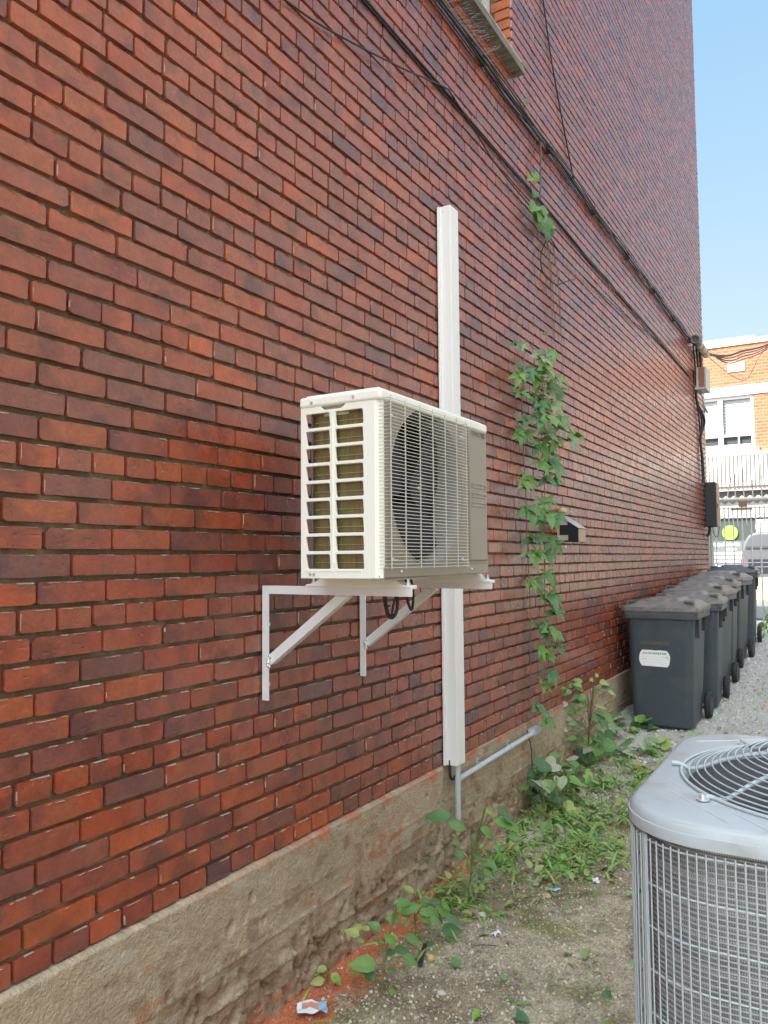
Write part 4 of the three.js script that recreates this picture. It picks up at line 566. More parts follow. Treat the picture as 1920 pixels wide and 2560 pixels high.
const VINE = [[0.085,2.831,-4.322,0.8],[0.101,2.81,-4.217,0.6],[0.109,2.973,-4.655,0.5],[0.081,2.694,-4.39,1.1],[0.119,2.629,-4.207,0.8],[0.12,2.52,-4.232,1],[0.043,2.566,-4.341,0.7],[0.051,2.425,-4.491,0.8],[0.035,2.337,-4.495,1.1],[0.074,2.307,-4.294,0.8],[0.033,2.066,-4.52,1],[0.076,2.013,-4.338,0.8],[0.095,1.865,-4.36,1.1],[0.058,1.867,-4.378,0.8],[0.098,1.695,-4.425,0.9],[0.089,1.592,-4.361,1.1],[0.032,1.436,-4.625,1],[0.086,1.442,-4.427,0.8],[0.106,1.175,-4.491,1.1],[0.122,2.854,-4.685,1.2],[0.108,2.801,-4.576,1],[0.149,2.725,-4.525,1.1],[0.074,2.718,-4.562,1],[0.096,2.636,-4.729,1.2],[0.134,2.528,-4.702,1.2],[0.158,2.705,-4.736,1.1],[0.111,2.673,-4.937,0.9],[0.102,2.676,-4.551,0.9],[0.119,2.514,-4.53,1],[0.174,2.415,-4.507,1.1],[0.178,2.375,-4.356,0.9],[0.147,2.401,-4.769,1.1],[0.17,2.469,-4.819,0.9],[0.165,2.342,-4.949,1.3],[0.118,2.408,-5.277,1],[0.089,2.278,-4.636,1.2],[0.095,2.249,-4.495,0.8],[0.136,2.327,-4.76,1.1],[0.116,2.354,-4.671,1],[0.103,2.16,-4.556,1],[0.121,2.17,-4.665,1],[0.127,2.066,-4.587,1],[0.107,2.072,-4.793,0.9],[0.109,1.922,-4.559,1],[0.126,1.937,-4.618,0.8],[0.166,1.834,-4.495,1],[0.139,1.846,-4.74,1],[0.108,1.814,-4.52,0.8],[0.108,1.699,-4.674,1.1],[0.125,1.676,-4.769,0.9],[0.101,1.603,-4.636,1],[0.1,1.614,-4.481,1],[0.131,1.485,-4.575,1],[0.089,1.444,-4.77,0.8],[0.128,1.354,-4.612,1.1],[0.116,1.332,-4.575,0.9],[0.151,1.339,-4.69,0.7],[0.155,1.249,-4.618,0.9],[0.149,1.163,-4.522,1],[0.149,1.128,-4.664,0.7],[0.117,1.053,-4.452,0.9],[0.147,1.043,-4.683,1],[0.114,1.007,-4.562,0.8],[0.137,0.893,-4.558,0.9],[0.113,0.839,-4.521,1],[0.125,0.729,-4.364,0.9],[0.086,0.605,-4.636,0.9]];
const VSTEM = [[0.02,2.955,-4.601],[0.02,2.582,-4.514],[0.02,2.246,-4.521],[0.02,2.008,-4.542],[0.02,1.711,-4.554],[0.02,1.473,-4.575],[0.02,1.176,-4.587],[0.02,0.826,-4.568],[0.02,0.639,-4.572]];
const VSTEM2 = [[0.07,2.906,-4.481],[0.07,2.818,-4.685],[0.07,2.523,-4.778],[0.07,2.145,-4.756],[0.07,1.774,-4.734],[0.07,1.409,-4.713],[0.07,1.049,-4.709],[0.07,0.756,-4.674],[0.07,0.627,-4.667]];
const IVY = [[0.045,4.053,-4.734,0.7],[0.088,3.942,-4.557,0.5],[0.044,3.936,-4.729,0.7],[0.071,3.819,-4.68,0.9],[0.069,3.845,-4.774,0.9],[0.073,3.848,-4.833,0.7],[0.059,3.788,-4.714,0.9],[0.066,3.78,-4.762,1],[0.034,3.839,-4.964,1.2],[0.034,3.848,-5.038,1.1],[0.042,3.749,-4.828,0.8],[0.039,3.762,-4.926,1.1],[0.036,3.82,-5.05,0.9],[0.038,3.754,-4.788,0.7],[0.063,4.446,-4.538,0.5]];
const ISTEM = [[0.015,4.459,-4.926],[0.015,4.287,-4.828],[0.015,4.204,-4.782],[0.015,4.069,-4.754],[0.015,3.986,-4.76],[0.015,3.94,-4.827],[0.015,3.886,-4.912],[0.015,3.825,-4.981]];
const SEED_A = [[-0.049,0.215,0.063,0.048,1],[-0.077,0.212,-0.001,0.032,1],[-0.021,0.094,-0.006,0.084,0],[-0.022,0.044,0.009,0.052,0],[-0.01,0.212,-0.016,0.044,0],[0.019,0.204,0.013,0.048,0],[0.051,0.178,-0.076,0.056,0],[0.043,0.266,-0.062,0.068,0],[0.003,0.251,-0.026,0.052,0],[0.048,0.31,-0.027,0.052,0],[0.022,0.133,-0.049,0.06,0],[0.053,0.12,-0.057,0.052,0],[0.004,0.134,-0.019,0.036,0],[-0.02,0.167,-0.032,0.024,0],[-0.056,0.176,0.02,0.024,1],[0.023,0.088,0,0.032,0],[0.032,0.201,-0.025,0.024,1],[-0.018,0.234,0.043,0.028,1],[0.036,0.027,0.01,0.028,0],[0.032,-0.005,-0.043,0.024,0]];
const SEED_B = [[-0.018,0.18,-0.02,0.044,1],[-0.006,0.148,-0.046,0.053,0],[0.003,0.178,-0.039,0.026,0],[-0.034,0.155,0.014,0.044,2],[0.016,0.153,0.034,0.061,0],[0.035,0.132,-0.018,0.057,0],[0.03,0.137,-0.061,0.048,0],[0.07,0.113,-0.068,0.048,0],[0.106,0.099,-0.056,0.053,0],[0.09,0.048,-0.044,0.083,0],[-0.007,0.105,0.033,0.044,0],[0.028,0.122,0.018,0.048,0],[0.066,0.111,0.008,0.04,0],[0.049,0.082,-0.067,0.035,0],[0.083,0.145,-0.06,0.04,0],[0.049,0.016,0.01,0.035,0],[0,-0.026,0.009,0.031,0],[0,0.089,0.047,0.026,0],[0.024,0.105,0.017,0.04,0]];
const SEED_C = [[-0.07,0.381,0.008,0.095,0],[-0.01,0.331,-0.011,0.071,0],[-0.006,0.211,0.005,0.048,0],[0.027,0.236,0.011,0.048,0],[-0.03,0.263,-0.002,0.038,0],[0.001,0.288,-0.048,0.038,0],[0.021,0.276,-0.003,0.033,0],[0.071,0.359,0.012,0.057,0],[0.125,0.386,-0.011,0.081,0],[0.078,0.347,0.008,0.038,0],[0.141,0.355,-0.114,0.062,0],[0.159,0.306,-0.078,0.062,0],[0.108,0.417,-0.086,0.052,0],[0.155,0.408,-0.037,0.057,0],[0.084,0.432,-0.014,0.043,1],[0.025,0.147,-0.031,0.043,0],[0.041,0.166,-0.06,0.043,0],[0.046,0.139,-0.005,0.038,0],[0.095,0.212,0.001,0.048,0],[0.049,0.138,-0.06,0.038,0]];
const HEAP1 = [[0.064,0.2,0.574,0.137,3],[-0.021,0.2,0.417,0.105,0],[0.099,0.22,0.525,0.096,2],[0.141,0.24,0.494,0.078,3],[0.149,0.06,0.408,0.135,2],[-0.012,0.06,0.415,0.087,3],[-0.067,0.1,0.36,0.057,3],[0.025,0.24,0.442,0.073,0],[0.087,0.24,0.311,0.087,0],[0.07,0.28,0.346,0.099,3],[0.1,0.24,0.279,0.081,3],[0.027,0.14,-0.548,0.167,0],[0.06,0.2,-0.438,0.085,3],[0.045,0.1,-0.777,0.09,2],[-0.052,0.2,-0.635,0.096,0],[0.024,0.22,0.284,0.075,0],[0.067,0.15,-0.016,0.086,0],[0.072,0.12,0.081,0.078,2],[-0.002,0.05,0.307,0.07,0],[0.046,0.05,0.324,0.069,0],[0.148,0.04,-0.092,0.087,0],[0.204,0.03,-0.044,0.08,0],[0.317,0.02,0.406,0.079,2],[0.062,0.3,0.286,0.069,2],[0.054,0.2,-0.083,0.08,3],[0.085,0.14,0.275,0.069,0],[0.035,0.14,0.46,0.073,3]];
const SHRUB = [[0.082,0.491,0.074,0.042,1],[0.012,0.441,-0.039,0.05,1],[0.11,0.453,0.069,0.069,1],[-0.034,0.425,-0.035,0.064,1],[-0.011,0.411,0.047,0.056,1],[-0.07,0.414,0.051,0.056,0],[-0.07,0.385,0.098,0.063,0],[-0.07,0.422,0.223,0.041,0],[-0.07,0.375,0.206,0.055,0],[0.122,0.415,0.07,0.076,0],[0.169,0.397,0.078,0.055,1],[0.031,0.382,-0.017,0.057,0],[-0.003,0.377,0.054,0.077,0],[0.031,0.354,0.102,0.063,0],[0.048,0.379,-0.051,0.043,0],[-0.018,0.355,0.093,0.056,0],[0.016,0.306,0.054,0.07,0],[-0.008,0.309,0.085,0.056,0],[0.047,0.294,0.001,0.064,1],[0.068,0.277,0.005,0.071,1],[-0.07,0.314,0.189,0.076,3],[-0.045,0.231,0.102,0.091,0],[0.028,0.259,0.077,0.07,0],[0.078,0.249,0.068,0.063,0],[0.117,0.235,0.042,0.084,0],[0.059,0.213,0.096,0.091,0],[0.106,0.202,0.078,0.077,0],[0.051,0.15,-0.069,0.094,0],[0.096,0.179,-0.081,0.058,0],[-0.06,0.194,0.122,0.084,3],[-0.02,0.175,0.144,0.063,0],[0.024,0.138,0.094,0.077,0],[0.052,0.108,-0.015,0.079,0],[-0.07,0.139,0.115,0.063,3],[-0.07,0.071,0.227,0.069,0],[-0.07,0.047,0.078,0.078,0],[-0.027,0.086,0.15,0.063,0],[-0.014,0.04,0.042,0.078,0],[-0.07,0.13,0.201,0.055,3]];
const HEAP2 = [[-0.072,0.1,-0.295,0.167,2],[0.017,0.06,-0.396,0.127,0],[-0.007,0.04,-0.285,0.092,0],[-0.062,0.08,0.035,0.135,2],[-0.061,0.06,0.155,0.117,0],[0.096,0.05,0.366,0.128,0],[0.145,0.06,0.27,0.114,3],[0.257,0.05,0.176,0.116,2],[0.285,0.04,0.112,0.093,0],[0.177,0.02,0.34,0.083,0],[0.225,0.02,0.281,0.084,0],[-0.126,0.1,-0.018,0.12,2],[-0.091,0.05,-0.227,0.091,0],[-0.073,0.03,0.328,0.092,0],[0.042,0.02,0.478,0.067,2],[-0.197,0.12,-0.201,0.091,0],[0.039,0.03,-0.446,0.076,0],[0.106,0.02,-0.413,0.068,0]];// ---------- plants ----------
const leafTex = tex(128, 128, (i, j) => { const u = i / 128 - 0.5, v = j / 128, vein = Math.max(Math.exp(-Math.pow(u / 0.018, 2)), 0.7 * Math.exp(-Math.pow((((v * 7 - Math.abs(u) * 5) % 1 + 1) % 1 - 0.5) / 0.09, 2)) * (Math.abs(u) > 0.02 ? 1 : 0)); const n = 0.85 + 0.3 * fbm(i / 20, j / 20, 3); return [n * mix(0.72, 1, vein * 0.5), n * mix(0.74, 1, vein * 0.35), n * mix(0.7, 1, vein * 0.5)]; }, true, false);
const leafM = (r, g, b, rough = 0.5) => new THREE.MeshPhysicalMaterial({ color: rgb(r, g, b), map: leafTex, roughness: rough, transmission: 0.22, thickness: 0, side: THREE.DoubleSide });
const LM = { green: [leafM(0.12, 0.27, 0.075), leafM(0.16, 0.34, 0.08), leafM(0.10, 0.235, 0.085), leafM(0.20, 0.39, 0.07)], young: [leafM(0.36, 0.48, 0.10), leafM(0.42, 0.48, 0.13)], pale: [leafM(0.30, 0.44, 0.20, 0.6), leafM(0.24, 0.38, 0.16, 0.6)], grey: [leafM(0.52, 0.54, 0.40, 0.8), leafM(0.44, 0.50, 0.34, 0.8)] };
const kinds = ['green', 'young', 'pale', 'grey'];
const stemM = mat(0.16, 0.17, 0.06, 0.7), woodM = mat(0.17, 0.11, 0.065, 0.85), redStem = mat(0.26, 0.13, 0.07, 0.7);
function leafGeo(len, wid, curl, fold, r, heart = false) {     // grows along +y from the origin, upper face towards +z
  const n = 6, P = [], U = [], I = [];
  for (let i = 0; i <= n; i++) {
    const t = i / n; let w = heart ? wid * 0.5 * Math.pow(Math.sin(Math.PI * Math.min(1, 0.22 + t * 0.80)), 0.75) * (t > 0.97 ? 0.05 : 1) : wid * 0.5 * Math.pow(Math.sin(Math.PI * Math.pow(t, 0.75)), 0.85); if (i === 0 && !heart) w = 0; if (i === n) w = 0;
    const y = len * (t - (heart ? 0.12 : 0)) * (1 - 0.12 * curl * t), z = -curl * len * 0.42 * t * t;
    for (const s of [-1, -0.5, 0, 0.5, 1]) { const j = i && i < n && Math.abs(s) === 1 ? (r() - 0.5) * wid * 0.09 : 0, dip = heart && i === 0 && s === 0 ? len * 0.12 : 0; P.push(s * w + j, y + dip, z + fold * Math.abs(s) * w + (r() - 0.5) * len * 0.012 + (heart ? Math.sin(s * 5 + t * 6) * wid * 0.03 : 0)); U.push(0.5 + s * 0.48, t); }
    if (i) for (let k = 0; k < 4; k++) { const o = (i - 1) * 5 + k; I.push(o, o + 1, o + 5, o + 1, o + 6, o + 5); }
  }
  const g = new THREE.BufferGeometry(); g.setAttribute('position', new THREE.Float32BufferAttribute(P, 3)); g.setAttribute('uv', new THREE.Float32BufferAttribute(U, 2)); g.setIndex(I); g.computeVertexNormals(); return g.toNonIndexed();
}
function creeperLeaf(r) {                                       // five leaflets on one stalk, hanging down, facing +z
  const gs = []; [-1.9, -0.85, 0, 0.85, 1.9].forEach((a, i) => { const L = [0.056, 0.082, 0.098, 0.082, 0.056][i] * (0.85 + r() * 0.3); gs.push(leafGeo(L, L * 0.40, 0.5 + r() * 0.8, 0.38, r).rotateX(0.35 + r() * 0.6).rotateZ(Math.PI + a + (r() - 0.5) * 0.25)); });
  gs.push(rod([0, 0, -0.002], [0, 0.03, -0.05], 0.0012, 4)); return merge(gs);
}
const vr = rnd(301);
const creepers = []; for (let i = 0; i < 9; i++) creepers.push(creeperLeaf(vr));
const simple = []; for (let i = 0; i < 8; i++) simple.push(leafGeo(1, 0.46 + vr() * 0.12, 0.3 + vr() * 0.6, 0.26, vr));
const hearts = []; for (let i = 0; i < 6; i++) hearts.push(leafGeo(1, 0.95 + vr() * 0.1, 0.15 + vr() * 0.5, 0.25 + vr() * 0.2, vr, true));
const choose = (a) => a[Math.floor(vr() * a.length)];
function aim(o, nx, ny, nz, spin) { o.quaternion.setFromUnitVectors(V(0, 0, 1), V(nx, ny, nz).normalize()); o.rotateZ(spin); }
// hanging creeper
{
  const v = thing('hanging_creeper', 'long green creeper with five part leaves hanging down the brick wall right of the duct', 'vine', [0.03, 0.62, -4.6]);
  const rel = (p) => [p[0] - 0.03, p[1] - 0.62, p[2] + 4.6];
  part('stem', tube(VSTEM.map(rel), 0.0028, 80, 5), redStem, v); part('stem', tube(VSTEM2.map(rel), 0.0026, 80, 5), redStem, v);
  const put = (x, y, z, s, pale) => { const o = part('leaf', choose(creepers), vr() < pale ? choose(LM.pale) : choose(LM.green), v); o.position.set(...rel([x, y, z])); aim(o, 0.75 + vr() * 0.3, 0.25 + vr() * 0.5, 0.35 + vr() * 0.6, (vr() - 0.5) * 0.9); const k = s * (1.02 + vr() * 0.4); o.scale.set(k, k, k); };
  for (const [x, y, z, s] of VINE) put(x, y, z, s, y > 2.3 ? 0.35 : 0.1);
  for (let i = 0; i < 14; i++) put(0.05 + vr() * 0.08, 2.15 + vr() * 0.68, -4.52 - vr() * 0.42, 0.8 + vr() * 0.4, 0.4);
  const tw = []; for (let i = 0; i < 40; i++) { const q = VINE[Math.floor(vr() * VINE.length)], b = rel(q); tw.push(rod(b, [b[0] - q[0] * 0.5, b[1] + 0.05 + vr() * 0.05, b[2] + (vr() - 0.5) * 0.1], 0.0012, 4)); }
  part('stalk', tw, redStem, v);
}
{
  const v = thing('ivy_clump', 'small clump of ivy high on the wall, caught on the dark cable pair', 'vine', [0.03, 3.79, -4.9]); const rel = (p) => [p[0] - 0.03, p[1] - 3.79, p[2] + 4.9];
  part('stem', tube(ISTEM.map(rel), 0.003, 60, 5), woodM, v);
  for (const [x, y, z, s] of IVY) { const o = part('leaf', choose(hearts), choose(LM.green), v); o.position.set(...rel([x, y, z])); aim(o, 0.8, 0.4, 0.5 * vr(), Math.PI + (vr() - 0.5) * 1.4); const k = s * 0.10; o.scale.set(k, k, k); }
  const tw = []; for (let i = 0; i < 12; i++) { const z = -0.05 - vr() * 0.25; tw.push(tube([[-0.015, 0.02 - vr() * 0.1, z], [0.0, -0.2 - vr() * 0.2, z - 0.06], [-0.01, -0.45 - vr() * 0.5, z - 0.08 - vr() * 0.1]], 0.0011, 12, 4)); }
  part('dry_tendril', tw, redStem, v);
}
function seedling(name, label, base, data, heightPerLeaf = 1, woody = false) {
  const o = thing(name, label, 'plant', base), gs = [];
  const top = data.reduce((a, b) => (b[1] > a[1] ? b : a));
  const g0 = groundY(base[0], base[2]) - base[1] - 0.01;
  gs.push(tube([[0, g0, 0], [top[0] * 0.25, top[1] * 0.4, top[2] * 0.25], [top[0], top[1], top[2]]], woody ? 0.006 : 0.0032, 24, 6));
  for (const [x, y, z, s, k] of data) {
    const l = part('leaf', choose(simple), choose(LM[kinds[k]]), o); const out = V(x, 0.05, z).normalize();
    l.position.set(x, y, z); aim(l, 0.35 + vr() * 0.5, 0.55 + vr() * 0.6, 0.3 + vr() * 0.5, Math.atan2(-(x * 0.86 - z * 0.5), 0.001) * 0 + (x * 0.86 - z * 0.5 > 0 ? -1 : 1) * (0.9 + vr() * 1.2)); l.scale.setScalar(s * 1.3);
    const f = Math.max(0.15, Math.min(0.9, (y / top[1]) * 0.8)); gs.push(tube([[top[0] * f * f, top[1] * f * 0.85, top[2] * f * f], [(x + top[0] * f * f) / 2, (y + top[1] * f) / 2 + 0.01, (z + top[2] * f * f) / 2], [x, y, z]], 0.0014, 8, 4));
  }
  part('stem', gs, woody ? woodM : stemM, o); return o;
}
seedling('seedling', 'nearest large leaved seedling by the foundation, standing on orange brick dust', [0.234, 0.055, -2.442], SEED_A);
seedling('seedling', 'bushy seedling with serrated leaves just behind the nearest seedling', [0.161, 0.055, -2.832], SEED_B);
seedling('seedling', 'tall thin seedling growing at the foot of the grey conduit', [0.207, 0.055, -3.227], SEED_C);
seedling('seedling', 'tiny yellow green seedling of a few leaves against the foundation', [0.05, 0.075, -2.376], [[0.0, 0.05, 0, 0.04, 1], [0.022, 0.045, 0.01, 0.042, 1], [-0.018, 0.04, 0.015, 0.04, 1], [0.01, 0.03, 0.03, 0.045, 1], [0.03, 0.03, 0.02, 0.03, 0], [-0.02, 0.03, -0.01, 0.035, 1]]);
seedling('leafy_shrub', 'upright leafy shrub against the foundation between the creeper and the bins', [0.10, 0.15, -5.45], SHRUB.map(([x, y, z, s, k]) => [x, y + 0.13, z, s, k]), 1, true);
function heap(label, base, data, extra, spread) {
  const o = thing('vine_heap', label, 'cut vines', base), gs = [];
  const put = (x, y, z, s, k) => { const l = part('leaf', choose(hearts), choose(LM[kinds[k]]), o); l.position.set(x, y, z); aim(l, (vr() - 0.3) * 1.1, 0.5 + vr() * 0.7, (vr() - 0.1) * 1.0, vr() * 6.28); l.scale.setScalar(s * 1.05); gs.push(tube([[x, y, z], [x + (vr() - 0.5) * 0.1, y * 0.4, z + (vr() - 0.5) * 0.15], [x + (vr() - 0.5) * 0.25, groundY(base[0] + x, base[2] + z) - base[1] + 0.005, z + (vr() - 0.5) * 0.25]], 0.002, 10, 4)); };
  for (const d of data) put(...d);
  for (let i = 0; i < extra; i++) { const d = choose(data), x = Math.max(0.045 - base[0], d[0] + (vr() - 0.5) * spread), z = d[2] + (vr() - 0.5) * spread; put(x, Math.max(0.01, d[1] * vr()) + groundY(base[0] + x, base[2] + z) - base[1] + 0.01, z, 0.05 + vr() * 0.07, Math.floor(vr() * vr() * 4)); }
  part('stalk', gs, stemM, o);
}
heap('wilting heap of large leaved vines under the creeper, by the conduit elbow', [0.081, 0.075, -4.965], HEAP1.map(d => [Math.max(d[0], -0.03), d[1], d[2], d[3], d[4]]), 46, 0.22);
heap('low heap of big cut leaves lying in front of the nearest bin', [0.189, 0.18, -6.161], HEAP2.map(d => [d[0], d[1], Math.max(d[2], -0.40), d[3] * 0.9, d[4]]), 14, 0.2);
// ground cover: small leaves and grass clippings in a band along the foundation
{
  const r = rnd(404), lg = leafGeo(1, 0.6, 0.5, 0.25, r), gg = leafGeo(1, 0.09, 0.9, 0.1, r);
  const density = (x, z) => { const c = mix(0.15, 0.46, sstep(-3.0, -4.8, z)), w = mix(0.12, 0.34, sstep(-2.9, -4.6, z)); return Math.exp(-Math.pow((x - c) / w, 2)) * sstep(-2.55, -3.3, z) * sstep(-6.1, -5.0, z); };
  const spots = []; let guardN = 0; while (spots.length < 4000 && guardN++ < 400000) { const x = 0.04 + r() * 1.25, z = -2.4 - r() * 3.9; if (r() < density(x, z) * (0.16 + 1.2 * sstep(0.43, 0.60, fbm(x * 7 + 3, z * 7, 3)))) spots.push([x, z]); }
  for (let i = 0; i < 420; i++) spots.push([0.05 + r() * 1.0, -2.0 - r() * 7]);
  const put = (im, list, size) => { const m = new THREE.Matrix4(), q = new THREE.Quaternion(), e = new THREE.Euler(), c = new THREE.Color(); list.forEach(([x, z], i) => { const s = size(), dry = r(); q.setFromEuler(e.set(-Math.PI / 2 + (r() - 0.35) * 1.7, r() * 6.28, (r() - 0.5) * 1.2, 'YXZ')); m.compose(V(x, groundY(x, z) + 0.004 + r() * 0.03 * (1 + density(x, z)), z), q, V(s, s, s)); im.setMatrixAt(i, m); if (dry < 0.10) c.setRGB(0.55, 0.44, 0.22); else if (dry < 0.35) c.setRGB(0.40, 0.50, 0.16); else c.setRGB(0.18 + r() * 0.16, 0.38 + r() * 0.2, 0.07 + r() * 0.05); im.setColorAt(i, c); }); };
  const half = spots.filter((_, i) => i % 2), rest = spots.filter((_, i) => i % 2 === 0);
  const lm = new THREE.MeshPhysicalMaterial({ map: leafTex, roughness: 0.6, transmission: 0.2, thickness: 0, side: THREE.DoubleSide });
  const A = new THREE.InstancedMesh(lg, lm, half.length); put(A, half, () => 0.014 + Math.pow(r(), 2.5) * 0.05); stuff('small_weeds', A, 'low green weeds and fallen small leaves along the foot of the foundation', 'weeds');
  const G = new THREE.InstancedMesh(gg, lm, rest.length); put(G, rest, () => 0.04 + r() * 0.09); stuff('grass_clippings', G, 'grass blades and clippings scattered among the weeds by the foundation', 'grass');
  // far weeds by the gate
  const F = [], fr = rnd(17); for (let i = 0; i < 420; i++) F.push([0.62 + fr() * 1.6, -11.6 - fr() * 0.9]);
  const W = new THREE.InstancedMesh(lg, lm, F.length); { const m = new THREE.Matrix4(), q = new THREE.Quaternion(), e = new THREE.Euler(), c = new THREE.Color(); F.forEach(([x, z], i) => { const s = 0.05 + fr() * 0.06; q.setFromEuler(e.set((fr() - 0.6) * 1.6, fr() * 6.28, (fr() - 0.5), 'YXZ')); m.compose(V(x, groundY(x, z) + 0.01 + fr() * fr() * 0.45, z), q, V(s, s, s)); W.setMatrixAt(i, m); c.setRGB(0.16 + fr() * 0.1, 0.30 + fr() * 0.12, 0.05); W.setColorAt(i, c); }); }
  stuff('gate_weeds', W, 'bright green weeds growing through the foot of the street gate', 'weeds');
  // gravel and crumbs
  const st = new THREE.IcosahedronGeometry(1, 0), PN = 26000, PB = new THREE.InstancedMesh(st, mat(1, 1, 1, 0.9), PN), pr = rnd(99), m = new THREE.Matrix4(), q = new THREE.Quaternion(), e = new THREE.Euler(), c = new THREE.Color();
  for (let i = 0; i < PN; i++) { const far = pr() < 0.45, x = far ? 0.1 + pr() * 1.8 : 0.03 + pr() * 1.15, z = far ? -4.8 - pr() * 7 : -1.9 - pr() * 3.2, s = (far ? 0.005 : 0.0024) * (0.6 + Math.pow(pr(), 3) * 2.4); q.setFromEuler(e.set(pr() * 6, pr() * 6, pr() * 6)); m.compose(V(x, groundY(x, z) + s * 0.2, z), q, V(s * (0.8 + pr() * 0.6), s * 0.7, s)); PB.setMatrixAt(i, m); const v = 0.25 + pr() * 0.4, d = dustStrip(x, z) > 0.4 && pr() < 0.75 || pr() < 0.02; d ? c.setRGB(0.5 * (0.7 + pr() * 0.5), 0.16, 0.07) : far ? c.setRGB(v, v * 0.97, v * 0.9) : c.setRGB(v, v * 0.9, v * 0.7); PB.setColorAt(i, c); }
  stuff('gravel', PB, 'loose pale gravel and crumbs covering the alley floor', 'gravel');
  const TN = 700, tg = new THREE.CylinderGeometry(0.5, 0.4, 1, 4), TW = new THREE.InstancedMesh(tg, mat(1, 1, 1, 0.9), TN); for (let i = 0; i < TN; i++) { const x = 0.04 + Math.pow(pr(), 1.4) * 1.1, z = -2.0 - pr() * 4, l = 0.02 + pr() * 0.07, d = 0.0012 + pr() * 0.0015; q.setFromEuler(e.set(Math.PI / 2 + (pr() - 0.5) * 0.2, 0, pr() * 6.28, 'XYZ')); m.compose(V(x, groundY(x, z) + 0.004, z), q, V(d, l, d)); TW.setMatrixAt(i, m); const v = 0.5 + pr() * 0.7; c.setRGB(0.34 * v, 0.25 * v, 0.15 * v); TW.setColorAt(i, c); }
  stuff('dry_twigs', TW, 'dry straw and thin twigs strewn over the dirt', 'twigs');
}
